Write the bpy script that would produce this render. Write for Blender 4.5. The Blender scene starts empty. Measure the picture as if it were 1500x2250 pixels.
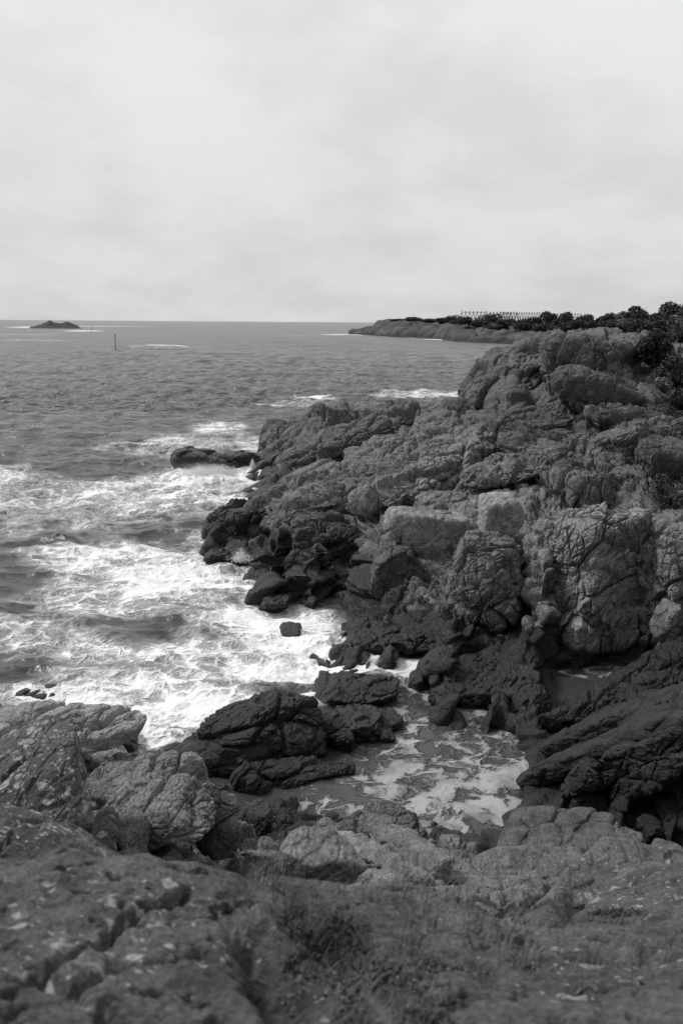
import bpy, math, random
import numpy as np
from mathutils import Matrix, Vector
from concurrent.futures import ThreadPoolExecutor

# ------------------------------------------------------------------ camera, sky, sun, exposure
S = bpy.context.scene
H = 8.0                                   # eye height above the sea (m)
PITCH, ROLL, FPX = math.radians(10.80), math.radians(0.42), 35 / 36 * 2250
cam_d = bpy.data.cameras.new('camera')
cam = bpy.data.objects.new('camera', cam_d)
S.collection.objects.link(cam)
S.camera = cam
cam_d.lens, cam_d.sensor_width = 35, 36
cam_d.clip_start, cam_d.clip_end = 0.05, 60000
RM = Matrix.Rotation(math.pi / 2 - PITCH, 4, 'X') @ Matrix.Rotation(ROLL, 4, 'Z')
cam.matrix_world = Matrix.Translation((0, 0, H)) @ RM
cam_d.dof.use_dof = True
cam_d.dof.focus_distance = 22
cam_d.dof.aperture_fstop = 3.2

SUN_EL, SUN_AZ = math.radians(48), math.radians(-70)      # azimuth from +Y, positive to the right
w = bpy.data.worlds.new('World')
S.world = w
w.use_nodes = True
nt = w.node_tree
for n in list(nt.nodes): nt.nodes.remove(n)
def N(t, kind, **kw):
    n = t.nodes.new(kind)
    for k, v in kw.items(): setattr(n, k, v)
    return n
def L(t, a, b): t.links.new(a, b)
out = N(nt, 'ShaderNodeOutputWorld'); bg = N(nt, 'ShaderNodeBackground')
sky = N(nt, 'ShaderNodeTexSky', sky_type='NISHITA')
sky.sun_disc = False; sky.sun_elevation = SUN_EL; sky.sun_rotation = SUN_AZ; sky.dust_density = 4; sky.air_density = 1
bw = N(nt, 'ShaderNodeRGBToBW'); L(nt, sky.outputs[0], bw.inputs[0])
tc = N(nt, 'ShaderNodeTexCoord')
sep = N(nt, 'ShaderNodeSeparateXYZ'); L(nt, tc.outputs['Generated'], sep.inputs[0])
# a flat cloud layer: the direction over its own height gives the position on the layer
def M(t, op, a, b=None, c=None, clamp=False):
    n = N(t, 'ShaderNodeMath', operation=op); n.use_clamp = clamp
    for i, v in enumerate((a, b, c)):
        if v is None: continue
        if isinstance(v, (int, float)): n.inputs[i].default_value = v
        else: L(t, v, n.inputs[i])
    return n.outputs[0]
def MR(t, v, a, b, c, d, smooth=True):
    n = N(t, 'ShaderNodeMapRange'); n.interpolation_type = 'SMOOTHSTEP' if smooth else 'LINEAR'; n.clamp = True
    L(t, v, n.inputs[0])
    for i, x in enumerate((a, b, c, d)): n.inputs[i + 1].default_value = x
    return n.outputs[0]
zz = M(nt, 'ADD', M(nt, 'MAXIMUM', sep.outputs[2], 0.0), 0.32)
cx = M(nt, 'DIVIDE', sep.outputs[0], zz); cy = M(nt, 'DIVIDE', sep.outputs[1], zz)
comb = N(nt, 'ShaderNodeCombineXYZ'); L(nt, cx, comb.inputs[0]); L(nt, cy, comb.inputs[1])
mp = N(nt, 'ShaderNodeMapping'); mp.inputs['Rotation'].default_value = (0, 0, 0.22); mp.inputs['Scale'].default_value = (0.8, 0.75, 1)
mp.inputs['Location'].default_value = (3.1, 1.7, 0)
L(nt, comb.outputs[0], mp.inputs[0])
c1 = N(nt, 'ShaderNodeTexNoise'); c1.inputs['Scale'].default_value = 2.2; c1.inputs['Detail'].default_value = 7
c1.inputs['Roughness'].default_value = 0.58; c1.inputs['Distortion'].default_value = 0.1
L(nt, mp.outputs[0], c1.inputs['Vector'])
cl = MR(nt, c1.outputs[0], 0.34, 0.62, 0.87, 1.02)
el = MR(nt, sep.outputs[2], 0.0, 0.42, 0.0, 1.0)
# overcast: a cloud deck dimmed behind the camera, a little of the clear sky above shining through
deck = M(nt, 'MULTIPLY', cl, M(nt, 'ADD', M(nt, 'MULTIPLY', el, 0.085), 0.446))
inland = MR(nt, M(nt, 'SUBTRACT', sep.outputs[1], M(nt, 'MULTIPLY', sep.outputs[0], .45)), -0.75, 0.35, 0.45, 1.0)  # added dimming of the unseen landward sky, to deepen contrast on the rocks
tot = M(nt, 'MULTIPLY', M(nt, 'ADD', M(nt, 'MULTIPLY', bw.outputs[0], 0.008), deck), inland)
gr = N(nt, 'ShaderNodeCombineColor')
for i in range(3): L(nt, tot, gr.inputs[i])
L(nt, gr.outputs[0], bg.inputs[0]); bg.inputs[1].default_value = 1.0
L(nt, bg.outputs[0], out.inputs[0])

sd = bpy.data.lights.new('sun', 'SUN'); sd.energy = 1.5; sd.angle = math.radians(12); sd.color = (1, 1, 1)
so = bpy.data.objects.new('sun', sd); S.collection.objects.link(so)
sv = Vector((math.sin(SUN_AZ) * math.cos(SUN_EL), math.cos(SUN_AZ) * math.cos(SUN_EL), math.sin(SUN_EL)))
so.rotation_euler = sv.to_track_quat('Z', 'Y').to_euler()
S.view_settings.view_transform = 'Standard'; S.view_settings.look = 'None'
S.view_settings.exposure = 0.62; S.view_settings.gamma = 1
S.render.engine = 'CYCLES'
S.cycles.max_bounces = 4; S.cycles.diffuse_bounces = 2; S.cycles.glossy_bounces = 2
S.cycles.use_denoising = True

# ------------------------------------------------------------------ pixels <-> world
R3 = np.array(RM.to_3x3())
def ray(px, py):
    v = R3 @ np.array([(px - 750) / FPX, (1125 - py) / FPX, -1.0])
    return v
def Pd(px, py, d):                        # point on the ray at ground distance d
    v = ray(px, py); k = d / math.hypot(v[0], v[1])
    return np.array([v[0] * k, v[1] * k, H + v[2] * k])
def Pz(px, py, z):                        # point on the ray at height z
    v = ray(px, py); k = (z - H) / v[2]
    return np.array([v[0] * k, v[1] * k, z])
def proj(P):
    q = (P - np.array([0, 0, H])) @ R3
    zc = np.maximum(-q[..., 2], 1e-3)
    return 750 + FPX * q[..., 0] / zc, 1125 - FPX * q[..., 1] / zc

# ------------------------------------------------------------------ noise (threaded numpy)
rs = np.random.RandomState(7)
PERM = rs.permutation(4096).astype(np.int32)
GR = rs.normal(size=(4096, 3)).astype(np.float32); GR /= np.linalg.norm(GR, axis=1)[:, None]
RV = rs.rand(4096, 4).astype(np.float32)
def hsh(x, y, z): return PERM[(PERM[(PERM[x & 4095] + y) & 4095] + z) & 4095]
def _par(fn, p, *a):
    n = len(p); ch = 60000
    if n <= ch: return fn(p, *a)
    with ThreadPoolExecutor(4) as ex: rr = list(ex.map(lambda i: fn(p[i:i + ch], *a), range(0, n, ch)))
    return tuple(np.concatenate([r[k] for r in rr]) for k in range(len(rr[0]))) if isinstance(rr[0], tuple) else np.concatenate(rr)
def _perlin(p):
    i = np.floor(p).astype(np.int32); f = (p - i).astype(np.float32)
    u = f * f * f * (f * (f * 6 - 15) + 10)
    r = np.zeros(len(p), np.float32)
    for dx in (0, 1):
        wx = u[:, 0] if dx else 1 - u[:, 0]
        for dy in (0, 1):
            wy = u[:, 1] if dy else 1 - u[:, 1]
            for dz in (0, 1):
                wz = u[:, 2] if dz else 1 - u[:, 2]
                g = GR[hsh(i[:, 0] + dx, i[:, 1] + dy, i[:, 2] + dz)]
                r += wx * wy * wz * (g[:, 0] * (f[:, 0] - dx) + g[:, 1] * (f[:, 1] - dy) + g[:, 2] * (f[:, 2] - dz))
    return r * 1.5
def perlin(p): return _par(_perlin, np.asarray(p, np.float32))
def fbm(p, o=4, g=0.5, ridge=False):
    r = 0; a = 1.0; t = 0
    for k in range(o):
        n = perlin(p * (2.03 ** k) + 17.3 * k)
        if ridge: n = 1 - 2 * np.abs(n) * 1.3
        r = r + a * n; t += a; a *= g
    return r / t
def _vor(p):
    i = np.floor(p).astype(np.int32); f = (p - i).astype(np.float32)
    F1 = np.full(len(p), 9, np.float32); F2 = F1.copy(); C = np.zeros(len(p), np.int32); O = np.zeros((len(p), 3), np.float32)
    for dx in (-1, 0, 1):
        for dy in (-1, 0, 1):
            for dz in (-1, 0, 1):
                h = hsh(i[:, 0] + dx, i[:, 1] + dy, i[:, 2] + dz); v = RV[h]
                o = np.stack([f[:, 0] - dx - v[:, 0], f[:, 1] - dy - v[:, 1], f[:, 2] - dz - v[:, 2]], -1)
                d = np.sqrt((o * o).sum(1))
                m = d < F1
                F2 = np.where(m, F1, np.minimum(F2, d)); C = np.where(m, h, C); F1 = np.where(m, d, F1); O = np.where(m[:, None], o, O)
    return F1, F2, RV[C, 3], (O * GR[(C * 7 + 13) & 4095]).sum(1)
def vor(p): return _par(_vor, np.asarray(p, np.float32))
def sstep(a, b, x):
    t = np.clip((x - a) / (b - a), 0, 1); return t * t * (3 - 2 * t)

# ------------------------------------------------------------------ mesh helpers
C = S.collection
def link_np(name, V, F, mat=None, parent=None, attrs=None, smooth=True):
    me = bpy.data.meshes.new(name)
    V = np.ascontiguousarray(V, np.float32); F = np.ascontiguousarray(F, np.int32)
    k = F.shape[1]
    me.vertices.add(len(V)); me.vertices.foreach_set('co', V.ravel())
    me.loops.add(F.size); me.loops.foreach_set('vertex_index', F.ravel())
    me.polygons.add(len(F)); me.polygons.foreach_set('loop_start', np.arange(0, F.size, k, dtype=np.int32))
    me.polygons.foreach_set('loop_total', np.full(len(F), k, np.int32))
    me.update(calc_edges=True)
    if smooth: me.polygons.foreach_set('use_smooth', np.ones(len(F), bool))
    for a, v in (attrs or {}).items():
        at = me.attributes.new(a, 'FLOAT', 'POINT'); at.data.foreach_set('value', np.ascontiguousarray(v, np.float32).ravel())
    if mat: me.materials.append(mat)
    o = bpy.data.objects.new(name, me); C.objects.link(o)
    if parent: o.parent = parent
    return o
def tag(o, label=None, cat=None, group=None, kind=None):
    if label: o['label'] = label
    if cat: o['category'] = cat
    if group: o['group'] = group
    if kind: o['kind'] = kind
    return o
def empty(name, loc, label=None, cat=None, group=None):
    o = bpy.data.objects.new(name, None); C.objects.link(o); o.location = loc; o.empty_display_size = .2
    return tag(o, label, cat, group)
def gridF(nr, nc):
    i = np.arange(nr * nc).reshape(nr, nc)
    return np.stack([i[:-1, :-1], i[:-1, 1:], i[1:, 1:], i[1:, :-1]], -1).reshape(-1, 4)
def tube(path, rads, n=6):
    path = [np.array(p, float) for p in path]; V = []; F = []
    for k, p in enumerate(path):
        t = path[min(k + 1, len(path) - 1)] - path[max(k - 1, 0)]; t /= np.linalg.norm(t) + 1e-9
        a = np.cross(t, [0, 0, 1] if abs(t[2]) < .9 else [1, 0, 0]); a /= np.linalg.norm(a); b = np.cross(t, a)
        for j in range(n):
            an = 2 * math.pi * j / n; V.append(p + rads[k] * (math.cos(an) * a + math.sin(an) * b))
    for k in range(len(path) - 1):
        for j in range(n): F.append([k * n + j, k * n + (j + 1) % n, (k + 1) * n + (j + 1) % n, (k + 1) * n + j])
    return np.array(V), np.array(F)
class MB:
    def __init__(s): s.V = []; s.F = []; s.n = 0
    def add(s, V, F): s.V.append(V); s.F.append(np.asarray(F) + s.n); s.n += len(V)
    def build(s, name, mat, parent=None, smooth=True, attrs=None): return link_np(name, np.concatenate(s.V), np.concatenate(s.F), mat, parent, attrs, smooth)

# ------------------------------------------------------------------ materials
def newmat(name):
    m = bpy.data.materials.new(name); m.use_nodes = True; t = m.node_tree
    return m, t, t.nodes['Principled BSDF']
def grey(t, v):
    c = N(t, 'ShaderNodeCombineColor')
    for i in range(3): L(t, v, c.inputs[i])
    return c.outputs[0]
def noise(t, vec, sc, det=5, ro=.55, dist=0):
    n = N(t, 'ShaderNodeTexNoise'); n.inputs['Scale'].default_value = sc; n.inputs['Detail'].default_value = det
    n.inputs['Roughness'].default_value = ro; n.inputs['Distortion'].default_value = dist
    L(t, vec, n.inputs['Vector']); return n.outputs[0]
def voro(t, vec, sc, feat='F1', rnd=1.0):
    n = N(t, 'ShaderNodeTexVoronoi', feature=feat); n.inputs['Scale'].default_value = sc; n.inputs['Randomness'].default_value = rnd
    L(t, vec, n.inputs['Vector']); return n
def attr(t, name):
    a = N(t, 'ShaderNodeAttribute'); a.attribute_name = name; return a.outputs['Fac']
def mix(t, f, a, b):
    n = N(t, 'ShaderNodeMix', data_type='FLOAT'); n.clamp_factor = True
    for i, v in ((0, f), (2, a), (3, b)):
        if isinstance(v, (int, float)): n.inputs[i].default_value = v
        else: L(t, v, n.inputs[i])
    return n.outputs[0]

def rock_material(name, lo, hi, bump=1.0):
    """gneiss: grey mottling, foliation streaks, pale lichen discs, a black wet zone given by the 'wet' attribute"""
    m, t, b = newmat(name)
    pos = N(t, 'ShaderNodeNewGeometry').outputs['Position']
    mp = N(t, 'ShaderNodeMapping'); mp.inputs['Rotation'].default_value = (0.2, 0.1, math.radians(-37)); mp.inputs['Scale'].default_value = (4.2, 1.0, 2.4)
    L(t, pos, mp.inputs[0])
    n1 = noise(t, pos, 1.1, 8, .62, .3); n2 = noise(t, mp.outputs[0], 1.6, 8, .65, .6); n3 = noise(t, pos, 22, 6, .7)
    n4 = noise(t, pos, 5.5, 6, .65, .4)
    v = M(t, 'ADD', M(t, 'ADD', M(t, 'MULTIPLY', n1, .30), M(t, 'MULTIPLY', n2, .26)), M(t, 'ADD', M(t, 'MULTIPLY', n3, .20), M(t, 'MULTIPLY', n4, .24)))
    dry = MR(t, v, .38, .62, lo, hi, False)
    dry = M(t, 'MULTIPLY', dry, MR(t, noise(t, pos, 48, 3, .7), .36, .64, .62, 1.4, False))
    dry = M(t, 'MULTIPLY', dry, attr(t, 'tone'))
    # dark lichen blotches
    dk = MR(t, noise(t, pos, 2.6, 7, .7, .5), .52, .62, 1.0, .62)
    dry = M(t, 'MULTIPLY', dry, dk)
    # pale lichen discs, three sizes
    lich = attr(t, 'lich')
    for sc, thr in ((5.5, .055), (11, .06), (26, .05)):
        wv = N(t, 'ShaderNodeVectorMath', operation='MULTIPLY_ADD')
        nn = N(t, 'ShaderNodeTexNoise'); nn.inputs['Scale'].default_value = 14; L(t, pos, nn.inputs['Vector'])
        L(t, nn.outputs['Color'], wv.inputs[0]); wv.inputs[1].default_value = (.05, .05, .05); L(t, pos, wv.inputs[2])
        vo = voro(t, wv.outputs[0], sc); sp = N(t, 'ShaderNodeSeparateColor'); L(t, vo.outputs['Color'], sp.inputs[0])
        rad = M(t, 'MULTIPLY', MR(t, M(t, 'MULTIPLY', sp.outputs[0], lich), .28, .9, 0, .42, False), 1.0)
        disc = MR(t, M(t, 'SUBTRACT', rad, vo.outputs['Distance']), 0.0, .05, 0, 1)
        dry = mix(t, M(t, 'MULTIPLY', disc, MR(t, n3, .35, .6, .35, .95)), dry, .42)
    veg = attr(t, 'veg')
    vg = MR(t, M(t, 'ADD', veg, M(t, 'MULTIPLY', M(t, 'SUBTRACT', n4, .5), 1.6)), .42, .62, 0, 1)
    dry = mix(t, vg, dry, MR(t, n3, .3, .7, .03, .11))
    wet = attr(t, 'wet')
    ww = MR(t, M(t, 'ADD', wet, M(t, 'MULTIPLY', M(t, 'SUBTRACT', n1, .5), .55)), .30, .75, 0, 1)
    alb = mix(t, ww, dry, MR(t, v, .36, .64, .008, .030, False))
    L(t, grey(t, alb), b.inputs['Base Color'])
    L(t, MR(t, ww, 0, 1, .88, .36), b.inputs['Roughness'])
    b.inputs['Specular IOR Level'].default_value = .45
    # relief below the mesh's own: grain, foliation grooves, hair cracks
    wj = N(t, 'ShaderNodeVectorMath', operation='MULTIPLY_ADD'); nj = N(t, 'ShaderNodeTexNoise'); nj.inputs['Scale'].default_value = 2.5; nj.inputs['Detail'].default_value = 5; L(t, pos, nj.inputs['Vector'])
    L(t, nj.outputs['Color'], wj.inputs[0]); wj.inputs[1].default_value = (.45, .45, .45); L(t, mp.outputs[0], wj.inputs[2])
    ed = voro(t, wj.outputs[0], 1.3, 'DISTANCE_TO_EDGE'); ed2 = voro(t, wj.outputs[0], 4.5, 'DISTANCE_TO_EDGE')
    c1 = MR(t, ed.outputs['Distance'], 0, .06, 0, 1); c2 = MR(t, ed2.outputs['Distance'], 0, .10, 0, 1)
    gate = MR(t, n1, .42, .58, 0, 1)
    h = M(t, 'ADD', M(t, 'MULTIPLY', n3, .028), M(t, 'ADD', M(t, 'MULTIPLY', n4, .07), M(t, 'MULTIPLY', n2, .035)))
    h = M(t, 'ADD', h, M(t, 'MULTIPLY', attr(t, 'joint'), M(t, 'ADD', M(t, 'MULTIPLY', c1, .045), M(t, 'MULTIPLY', M(t, 'MULTIPLY', c2, gate), .035))))
    h = M(t, 'ADD', h, M(t, 'MULTIPLY', M(t, 'MULTIPLY', vg, noise(t, pos, 30, 4, .8)), .05))
    h = M(t, 'ADD', h, M(t, 'ADD', M(t, 'MULTIPLY', noise(t, pos, 75, 4, .7), .010), M(t, 'MULTIPLY', noise(t, pos, 11, 6, .7, .5), .03)))
    bp = N(t, 'ShaderNodeBump'); bp.inputs['Strength'].default_value = bump; bp.inputs['Distance'].default_value = 1.0
    L(t, h, bp.inputs['Height']); L(t, bp.outputs[0], b.inputs['Normal'])
    return m
ROCK = rock_material('weathered_gneiss', .05, .31, 1.0)

def leaf_material(name, a, c, ro=.6):
    m, t, b = newmat(name)
    pos = N(t, 'ShaderNodeNewGeometry').outputs['Position']
    v = MR(t, noise(t, pos, 1.3, 5, .7), .35, .65, a, c)
    L(t, grey(t, v), b.inputs['Base Color']); b.inputs['Roughness'].default_value = ro
    b.inputs['Specular IOR Level'].default_value = .2
    return m
LEAF = leaf_material('dark_foliage', .025, .075)
LEAFP = leaf_material('pale_foliage', .09, .2)
HEATH = leaf_material('heather', .045, .14, .9)
GRASS = leaf_material('dry_grass', .07, .22, .8)
BARK = leaf_material('bark', .05, .12, .9)
m, t, b = newmat('weathered_timber'); b.inputs['Base Color'].default_value = (.045, .045, .045, 1); b.inputs['Roughness'].default_value = .85; TIMBER = m
m, t, b = newmat('tarred_pole'); b.inputs['Base Color'].default_value = (.02, .02, .02, 1); b.inputs['Roughness'].default_value = .7; POLE = m
m, t, b = newmat('spray'); b.inputs['Base Color'].default_value = (.9, .9, .9, 1); b.inputs['Roughness'].default_value = .5
b.inputs['Subsurface Weight'].default_value = 0; SPRAY = m

# ------------------------------------------------------------------ the shore: heights surveyed at points, then a rock relief on top
ctl = []
def cd(px, *pairs):
    for py, d in pairs: ctl.append(Pd(px, py, d))
def cz(*trip):
    for px, py, z in trip: ctl.append(Pz(px, py, z))
def cw(px, d, z):                          # a hidden point in the direction of column px
    v = ray(px, 1125); a = math.atan2(v[0], v[1]); ctl.append(np.array([d * math.sin(a), d * math.cos(a), z]))
# middle shore, cliff and the hill behind
cd(500, (1215, 33.8), (1180, 34.8), (1140, 39))
cd(600, (1325, 27.9), (1290, 28.4), (1200, 30.2), (1120, 34.5), (1070, 44), (1028, 53), (936, 56.5))
cd(700, (1325, 27.9), (1250, 28.8), (1200, 29.9), (1150, 32.2), (1100, 36), (1050, 42), (1000, 50), (903, 58))
cd(800, (1425, 24.4), (1390, 25.0), (1350, 25.9), (1310, 26.6), (1250, 27.3), (1180, 28.4), (1150, 29.6), (1100, 34), (1050, 40.5), (1000, 48), (950, 54), (896, 60))
cz((860, 1428, .45), (790, 1420, .4), (930, 1470, .5), (960, 1510, .5), (1010, 1530, .5), (1080, 1542, .55), (1140, 1570, .5), (1190, 1545, .55), (1100, 1500, .7), (1180, 1480, .7), (960, 1450, .7), (860, 1390, .65), (760, 1370, .45)); cd(900, (1350, 24.8), (1300, 25.7), (1200, 27.5), (1150, 29), (1100, 32.5), (1050, 37), (1000, 43), (950, 52), (893, 62))
cd(1000, (1450, 21.5), (1400, 22.7), (1300, 24.6), (1200, 26.5), (1150, 28.5), (1100, 31.5), (1050, 35), (1000, 41), (950, 50), (900, 60), (885, 63))
cd(1100, (1450, 21.4), (1400, 22.8), (1300, 24), (1200, 25.3), (1150, 27), (1100, 30), (1050, 34), (1000, 40), (950, 48), (900, 57), (850, 62), (800, 66), (768, 69))
cd(1200, (1480, 21.1), (1430, 22.2), (1350, 22.8), (1250, 23.7), (1150, 25), (1115, 27), (1050, 32.5), (1000, 38), (950, 46), (900, 55), (850, 62), (800, 67), (740, 73))
cd(1300, (1440, 23.2), (1350, 23.7), (1250, 24.3), (1150, 25.3), (1105, 27), (1050, 31), (1000, 36), (950, 43), (900, 52), (860, 60), (800, 67), (730, 74))
cd(1400, (1440, 22.8), (1350, 23.2), (1250, 23.9), (1150, 24.8), (1100, 25.8), (1050, 28), (1000, 33), (950, 40), (900, 48), (850, 57), (800, 64), (724, 74))
for k in (1500, 1620, 1800):
    cd(k, (1415, 22.2), (1350, 22.6), (1250, 23.2), (1150, 24.0), (1100, 25), (1050, 27), (1000, 31), (900, 45), (850, 55), (800, 62), (760, 70))
for k, zt in ((1190, 7.0), (1250, 7.0), (1350, 7.6), (1400, 7.4), (1500, 7.4), (1700, 7.6)): cw(k, 80, zt - .9); cw(k, 92, zt - 2.5)
cd(1150, (738, 72)); cd(1240, (742, 73)); cd(1350, (722, 74)); cd(1390, (735, 73))
# sea side of the hill and the far ridge
for px, d in ((560, 62), (650, 64), (750, 67), (850, 70), (950, 72), (1010, 74)): cw(px, d, -1.5)
cw(1040, 70, .8); cw(1060, 78, -1); cw(1090, 88, -2); cw(1130, 95, -2)
cd(1060, (850, 64), (900, 60)); cd(1045, (885, 62))
# dark strata on the right
cz((1215, 1600, .1), (1190, 1660, .1), (1165, 1700, .1), (1155, 1760, .15), (1240, 1600, .5), (1300, 1540, .55), (1300, 1600, .8), (1250, 1650, .6), (1300, 1700, .75), (1250, 1760, .45),
   (1320, 1800, .3), (1400, 1470, .55), (1400, 1520, 1.1), (1400, 1600, 1.5), (1400, 1700, 1.2), (1400, 1770, .65), (1400, 1840, .3), (1500, 1445, .9), (1500, 1500, 1.7), (1500, 1600, 2.1), (1500, 1700, 1.6),
   (1500, 1800, 1.0), (1500, 1860, .7), (1340, 1505, .2), (1290, 1535, .35), (1385, 1488, .5), (1650, 1500, 1.9), (1650, 1600, 2.6), (1650, 1700, 2.3), (1650, 1850, 1.6), (1800, 1600, 3.2), (1800, 1450, 2))
# near ledges, right
cz((1040, 1850, .15), (1100, 1830, .3), (1140, 1800, .45), (1100, 1870, .9), (1200, 1840, .8), (1300, 1870, 1.0), (1400, 1885, .9), (1480, 1890, 1.1), (1050, 1890, 1.3),
   (1100, 1900, 1.9), (1150, 1890, 1.8), (1250, 1900, 1.7), (1100, 1935, 2.6), (1180, 1930, 2.8), (1050, 1950, 2.9), (1020, 1900, 1.4), (1100, 1965, 3.0), (1170, 1975, 3.4))
cd(1250, (1905, 6.6), (1950, 6.1), (2000, 5.3)); cd(1330, (1895, 6.5), (1950, 5.9), (2020, 4.9)); cd(1420, (1895, 6.3), (1960, 5.6), (2040, 4.6)); cd(1500, (1905, 6.1), (1980, 5.2), (2060, 4.3))
cd(1200, (1960, 6.6), (2010, 5.3)); cd(1650, (1900, 6), (2000, 4.8)); cw(1400, 7.2, 3.0); cw(1300, 7.3, 2.9); cw(1500, 7.2, 3.1); cw(1650, 7.3, 3.2)
cw(1350, 9.5, 1.9); cw(1500, 10, 1.7); cw(1700, 10, 2.2)
# middle light ridge
cz((730, 1815, .25), (800, 1800, .7), (870, 1800, .5), (700, 1850, 1.6), (760, 1850, 1.6), (830, 1840, 1.3), (900, 1850, 1.3), (960, 1870, 1.4), (980, 1850, .3), (930, 1815, .15), (640, 1880, 2.6), (700, 1890, 2.5),
   (800, 1890, 2.2), (880, 1890, 2.1), (950, 1900, 1.9), (760, 1915, 2.9), (860, 1920, 2.9), (950, 1935, 2.8), (600, 1905, 3.3), (990, 1920, 2.5), (560, 1890, 2.7), (590, 1850, .6), (620, 1820, .2), (560, 1855, .8), (540, 1800, .2))
# left rocks
cz((445, 1690, 2.1), (500, 1760, 1.9), (520, 1800, 2.0), (525, 1860, 2.3), (470, 1740, 2.2), (400, 1680, 2.3), (400, 1750, 2.75), (400, 1850, 3.2), (470, 1850, 2.8), (300, 1660, 2.5), (300, 1720, 3.1), (300, 1800, 3.5), (300, 1880, 3.9),
   (220, 1650, 2.6), (220, 1720, 3.3), (150, 1620, 2.55), (150, 1680, 3.2), (50, 1600, 2.7), (0, 1560, 2.4), (0, 1620, 3.1), (90, 1570, 1.9), (160, 1600, 1.9), (250, 1630, 1.7), (-150, 1560, 2.6), (-150, 1650, 3.4))
for px, d in ((-150, 19), (0, 19), (100, 17.5), (200, 16.5), (300, 15.5), (400, 14.8), (480, 14.4)): cw(px, d, -.4)
cz((0, 1745, 4.4), (100, 1760, 4.2), (180, 1800, 4.1), (100, 1860, 4.9), (0, 1850, 5.1), (-150, 1700, 4.6), (-150, 1850, 5.3), (190, 1870, 4.7))
# the rock underfoot
cd(-200, (1890, 3.7), (2000, 3.0), (2250, 2.0)); cd(0, (1888, 3.7), (2000, 3.05), (2100, 2.6), (2250, 2.0)); cd(150, (1876, 3.8), (2000, 3.0), (2250, 2.0))
cd(300, (1886, 3.7), (2000, 3.05), (2100, 2.6), (2250, 2.05)); cd(430, (1902, 3.6), (2000, 3.1)); cd(520, (1932, 3.45), (2050, 2.9)); cd(600, (1982, 3.3), (2150, 2.5), (2250, 2.1))
cd(650, (2050, 3.05), (1980, 3.7)); cd(700, (1935, 4.2), (2150, 2.65)); cd(760, (1935, 4.3), (2000, 3.7), (2100, 2.9), (2250, 2.1)); cd(850, (1938, 4.5), (2000, 3.8))
cd(950, (1950, 4.6), (2020, 3.9), (2100, 3.1), (2250, 2.2)); cd(1050, (1995, 4.4), (2060, 3.6), (2150, 2.9)); cd(1150, (2035, 4.2), (2100, 3.4)); cd(1250, (2040, 4.2), (2150, 3.1), (2250, 2.3))
cd(1350, (2065, 4.0), (2150, 3.1)); cd(1500, (2115, 3.4), (2180, 2.8), (2250, 2.3)); cd(1700, (2115, 3.4), (2250, 2.3)); cd(560, (1925, 4.6))
for px in (0, 150, 300, 430): cw(px, 4.5, 4.9)
cw(520, 5.2, 4.3); cw(600, 5.6, 4.1); cw(700, 5.6, 4.2); cw(850, 5.8, 4.1); cw(950, 5.9, 3.9); cw(1050, 5.4, 4.2); cw(1150, 5.0, 4.4); cw(430, 6, 4.1); cw(300, 5.8, 4.3); cw(700, 7, 3.4); cw(900, 7.2, 3.2)
for px in (-200, 300, 750, 1200, 1700): cw(px, .7, 6.42); cw(px, 1.3, 6.46)
# sea bed
def sea(z, *pp):
    for px, py in pp: ctl.append(Pz(px, py, z))
sea(-.7, (850, 1560), (950, 1600), (1050, 1640), (1100, 1700), (1000, 1720), (900, 1700), (800, 1720), (950, 1780), (1040, 1790), (700, 1740), (600, 1745), (800, 1640), (900, 1640), (1100, 1750),
    (1150, 1640), (560, 1745), (520, 1700), (900, 1500), (650, 1700), (850, 1760), (1050, 1590), (1000, 1560), (700, 1650), (600, 1600), (450, 1640), (740, 1765))
sea(-.12, (1270, 1500), (1330, 1480), (1225, 1570)); sea(-.35, (1190, 1620), (880, 1490), (1020, 1815), (800, 1458), (840, 1475), (1240, 1530))
sea(-1.2, (705, 1395), (725, 1420), (300, 1600), (400, 1550), (500, 1500), (600, 1450), (650, 1400), (550, 1380), (500, 1320), (450, 1280), (400, 1200), (380, 1140), (450, 1090), (520, 1055), (480, 1040), (560, 1045), (680, 1440), (700, 1350), (640, 1360),
    (100, 1530), (200, 1550), (300, 1450), (300, 1300), (300, 1150), (100, 1400), (0, 1500), (0, 1300), (0, 1150), (200, 1050), (-200, 1500), (-200, 1200))
sea(-3, (0, 1000), (200, 950), (400, 930), (500, 980), (500, 900), (700, 850), (900, 830), (-200, 950), (200, 850), (0, 850), (1000, 830), (600, 830))
ctl = np.array(ctl)
def tocs(x, y):
    return np.arctan2(x, y) * 2.2, np.log(np.maximum(np.hypot(x, y), .3))
cu, cv = tocs(ctl[:, 0], ctl[:, 1])
n = len(ctl)
K = lambda r2: -np.sqrt(r2 + .012 ** 2)
A = K((cu[:, None] - cu) ** 2 + (cv[:, None] - cv) ** 2) + np.eye(n) * .0006
A2 = np.zeros((n + 1, n + 1)); A2[:n, :n] = A; A2[n, :n] = A2[:n, n] = 1
sol = np.linalg.solve(A2, np.append(ctl[:, 2], 0)); W0, B0 = sol[:n], sol[n]
def base_z(u, v):
    r = np.full(u.shape, B0)
    for k in range(n): r += W0[k] * K((u - cu[k]) ** 2 + (v - cv[k]) ** 2)
    return r

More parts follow.
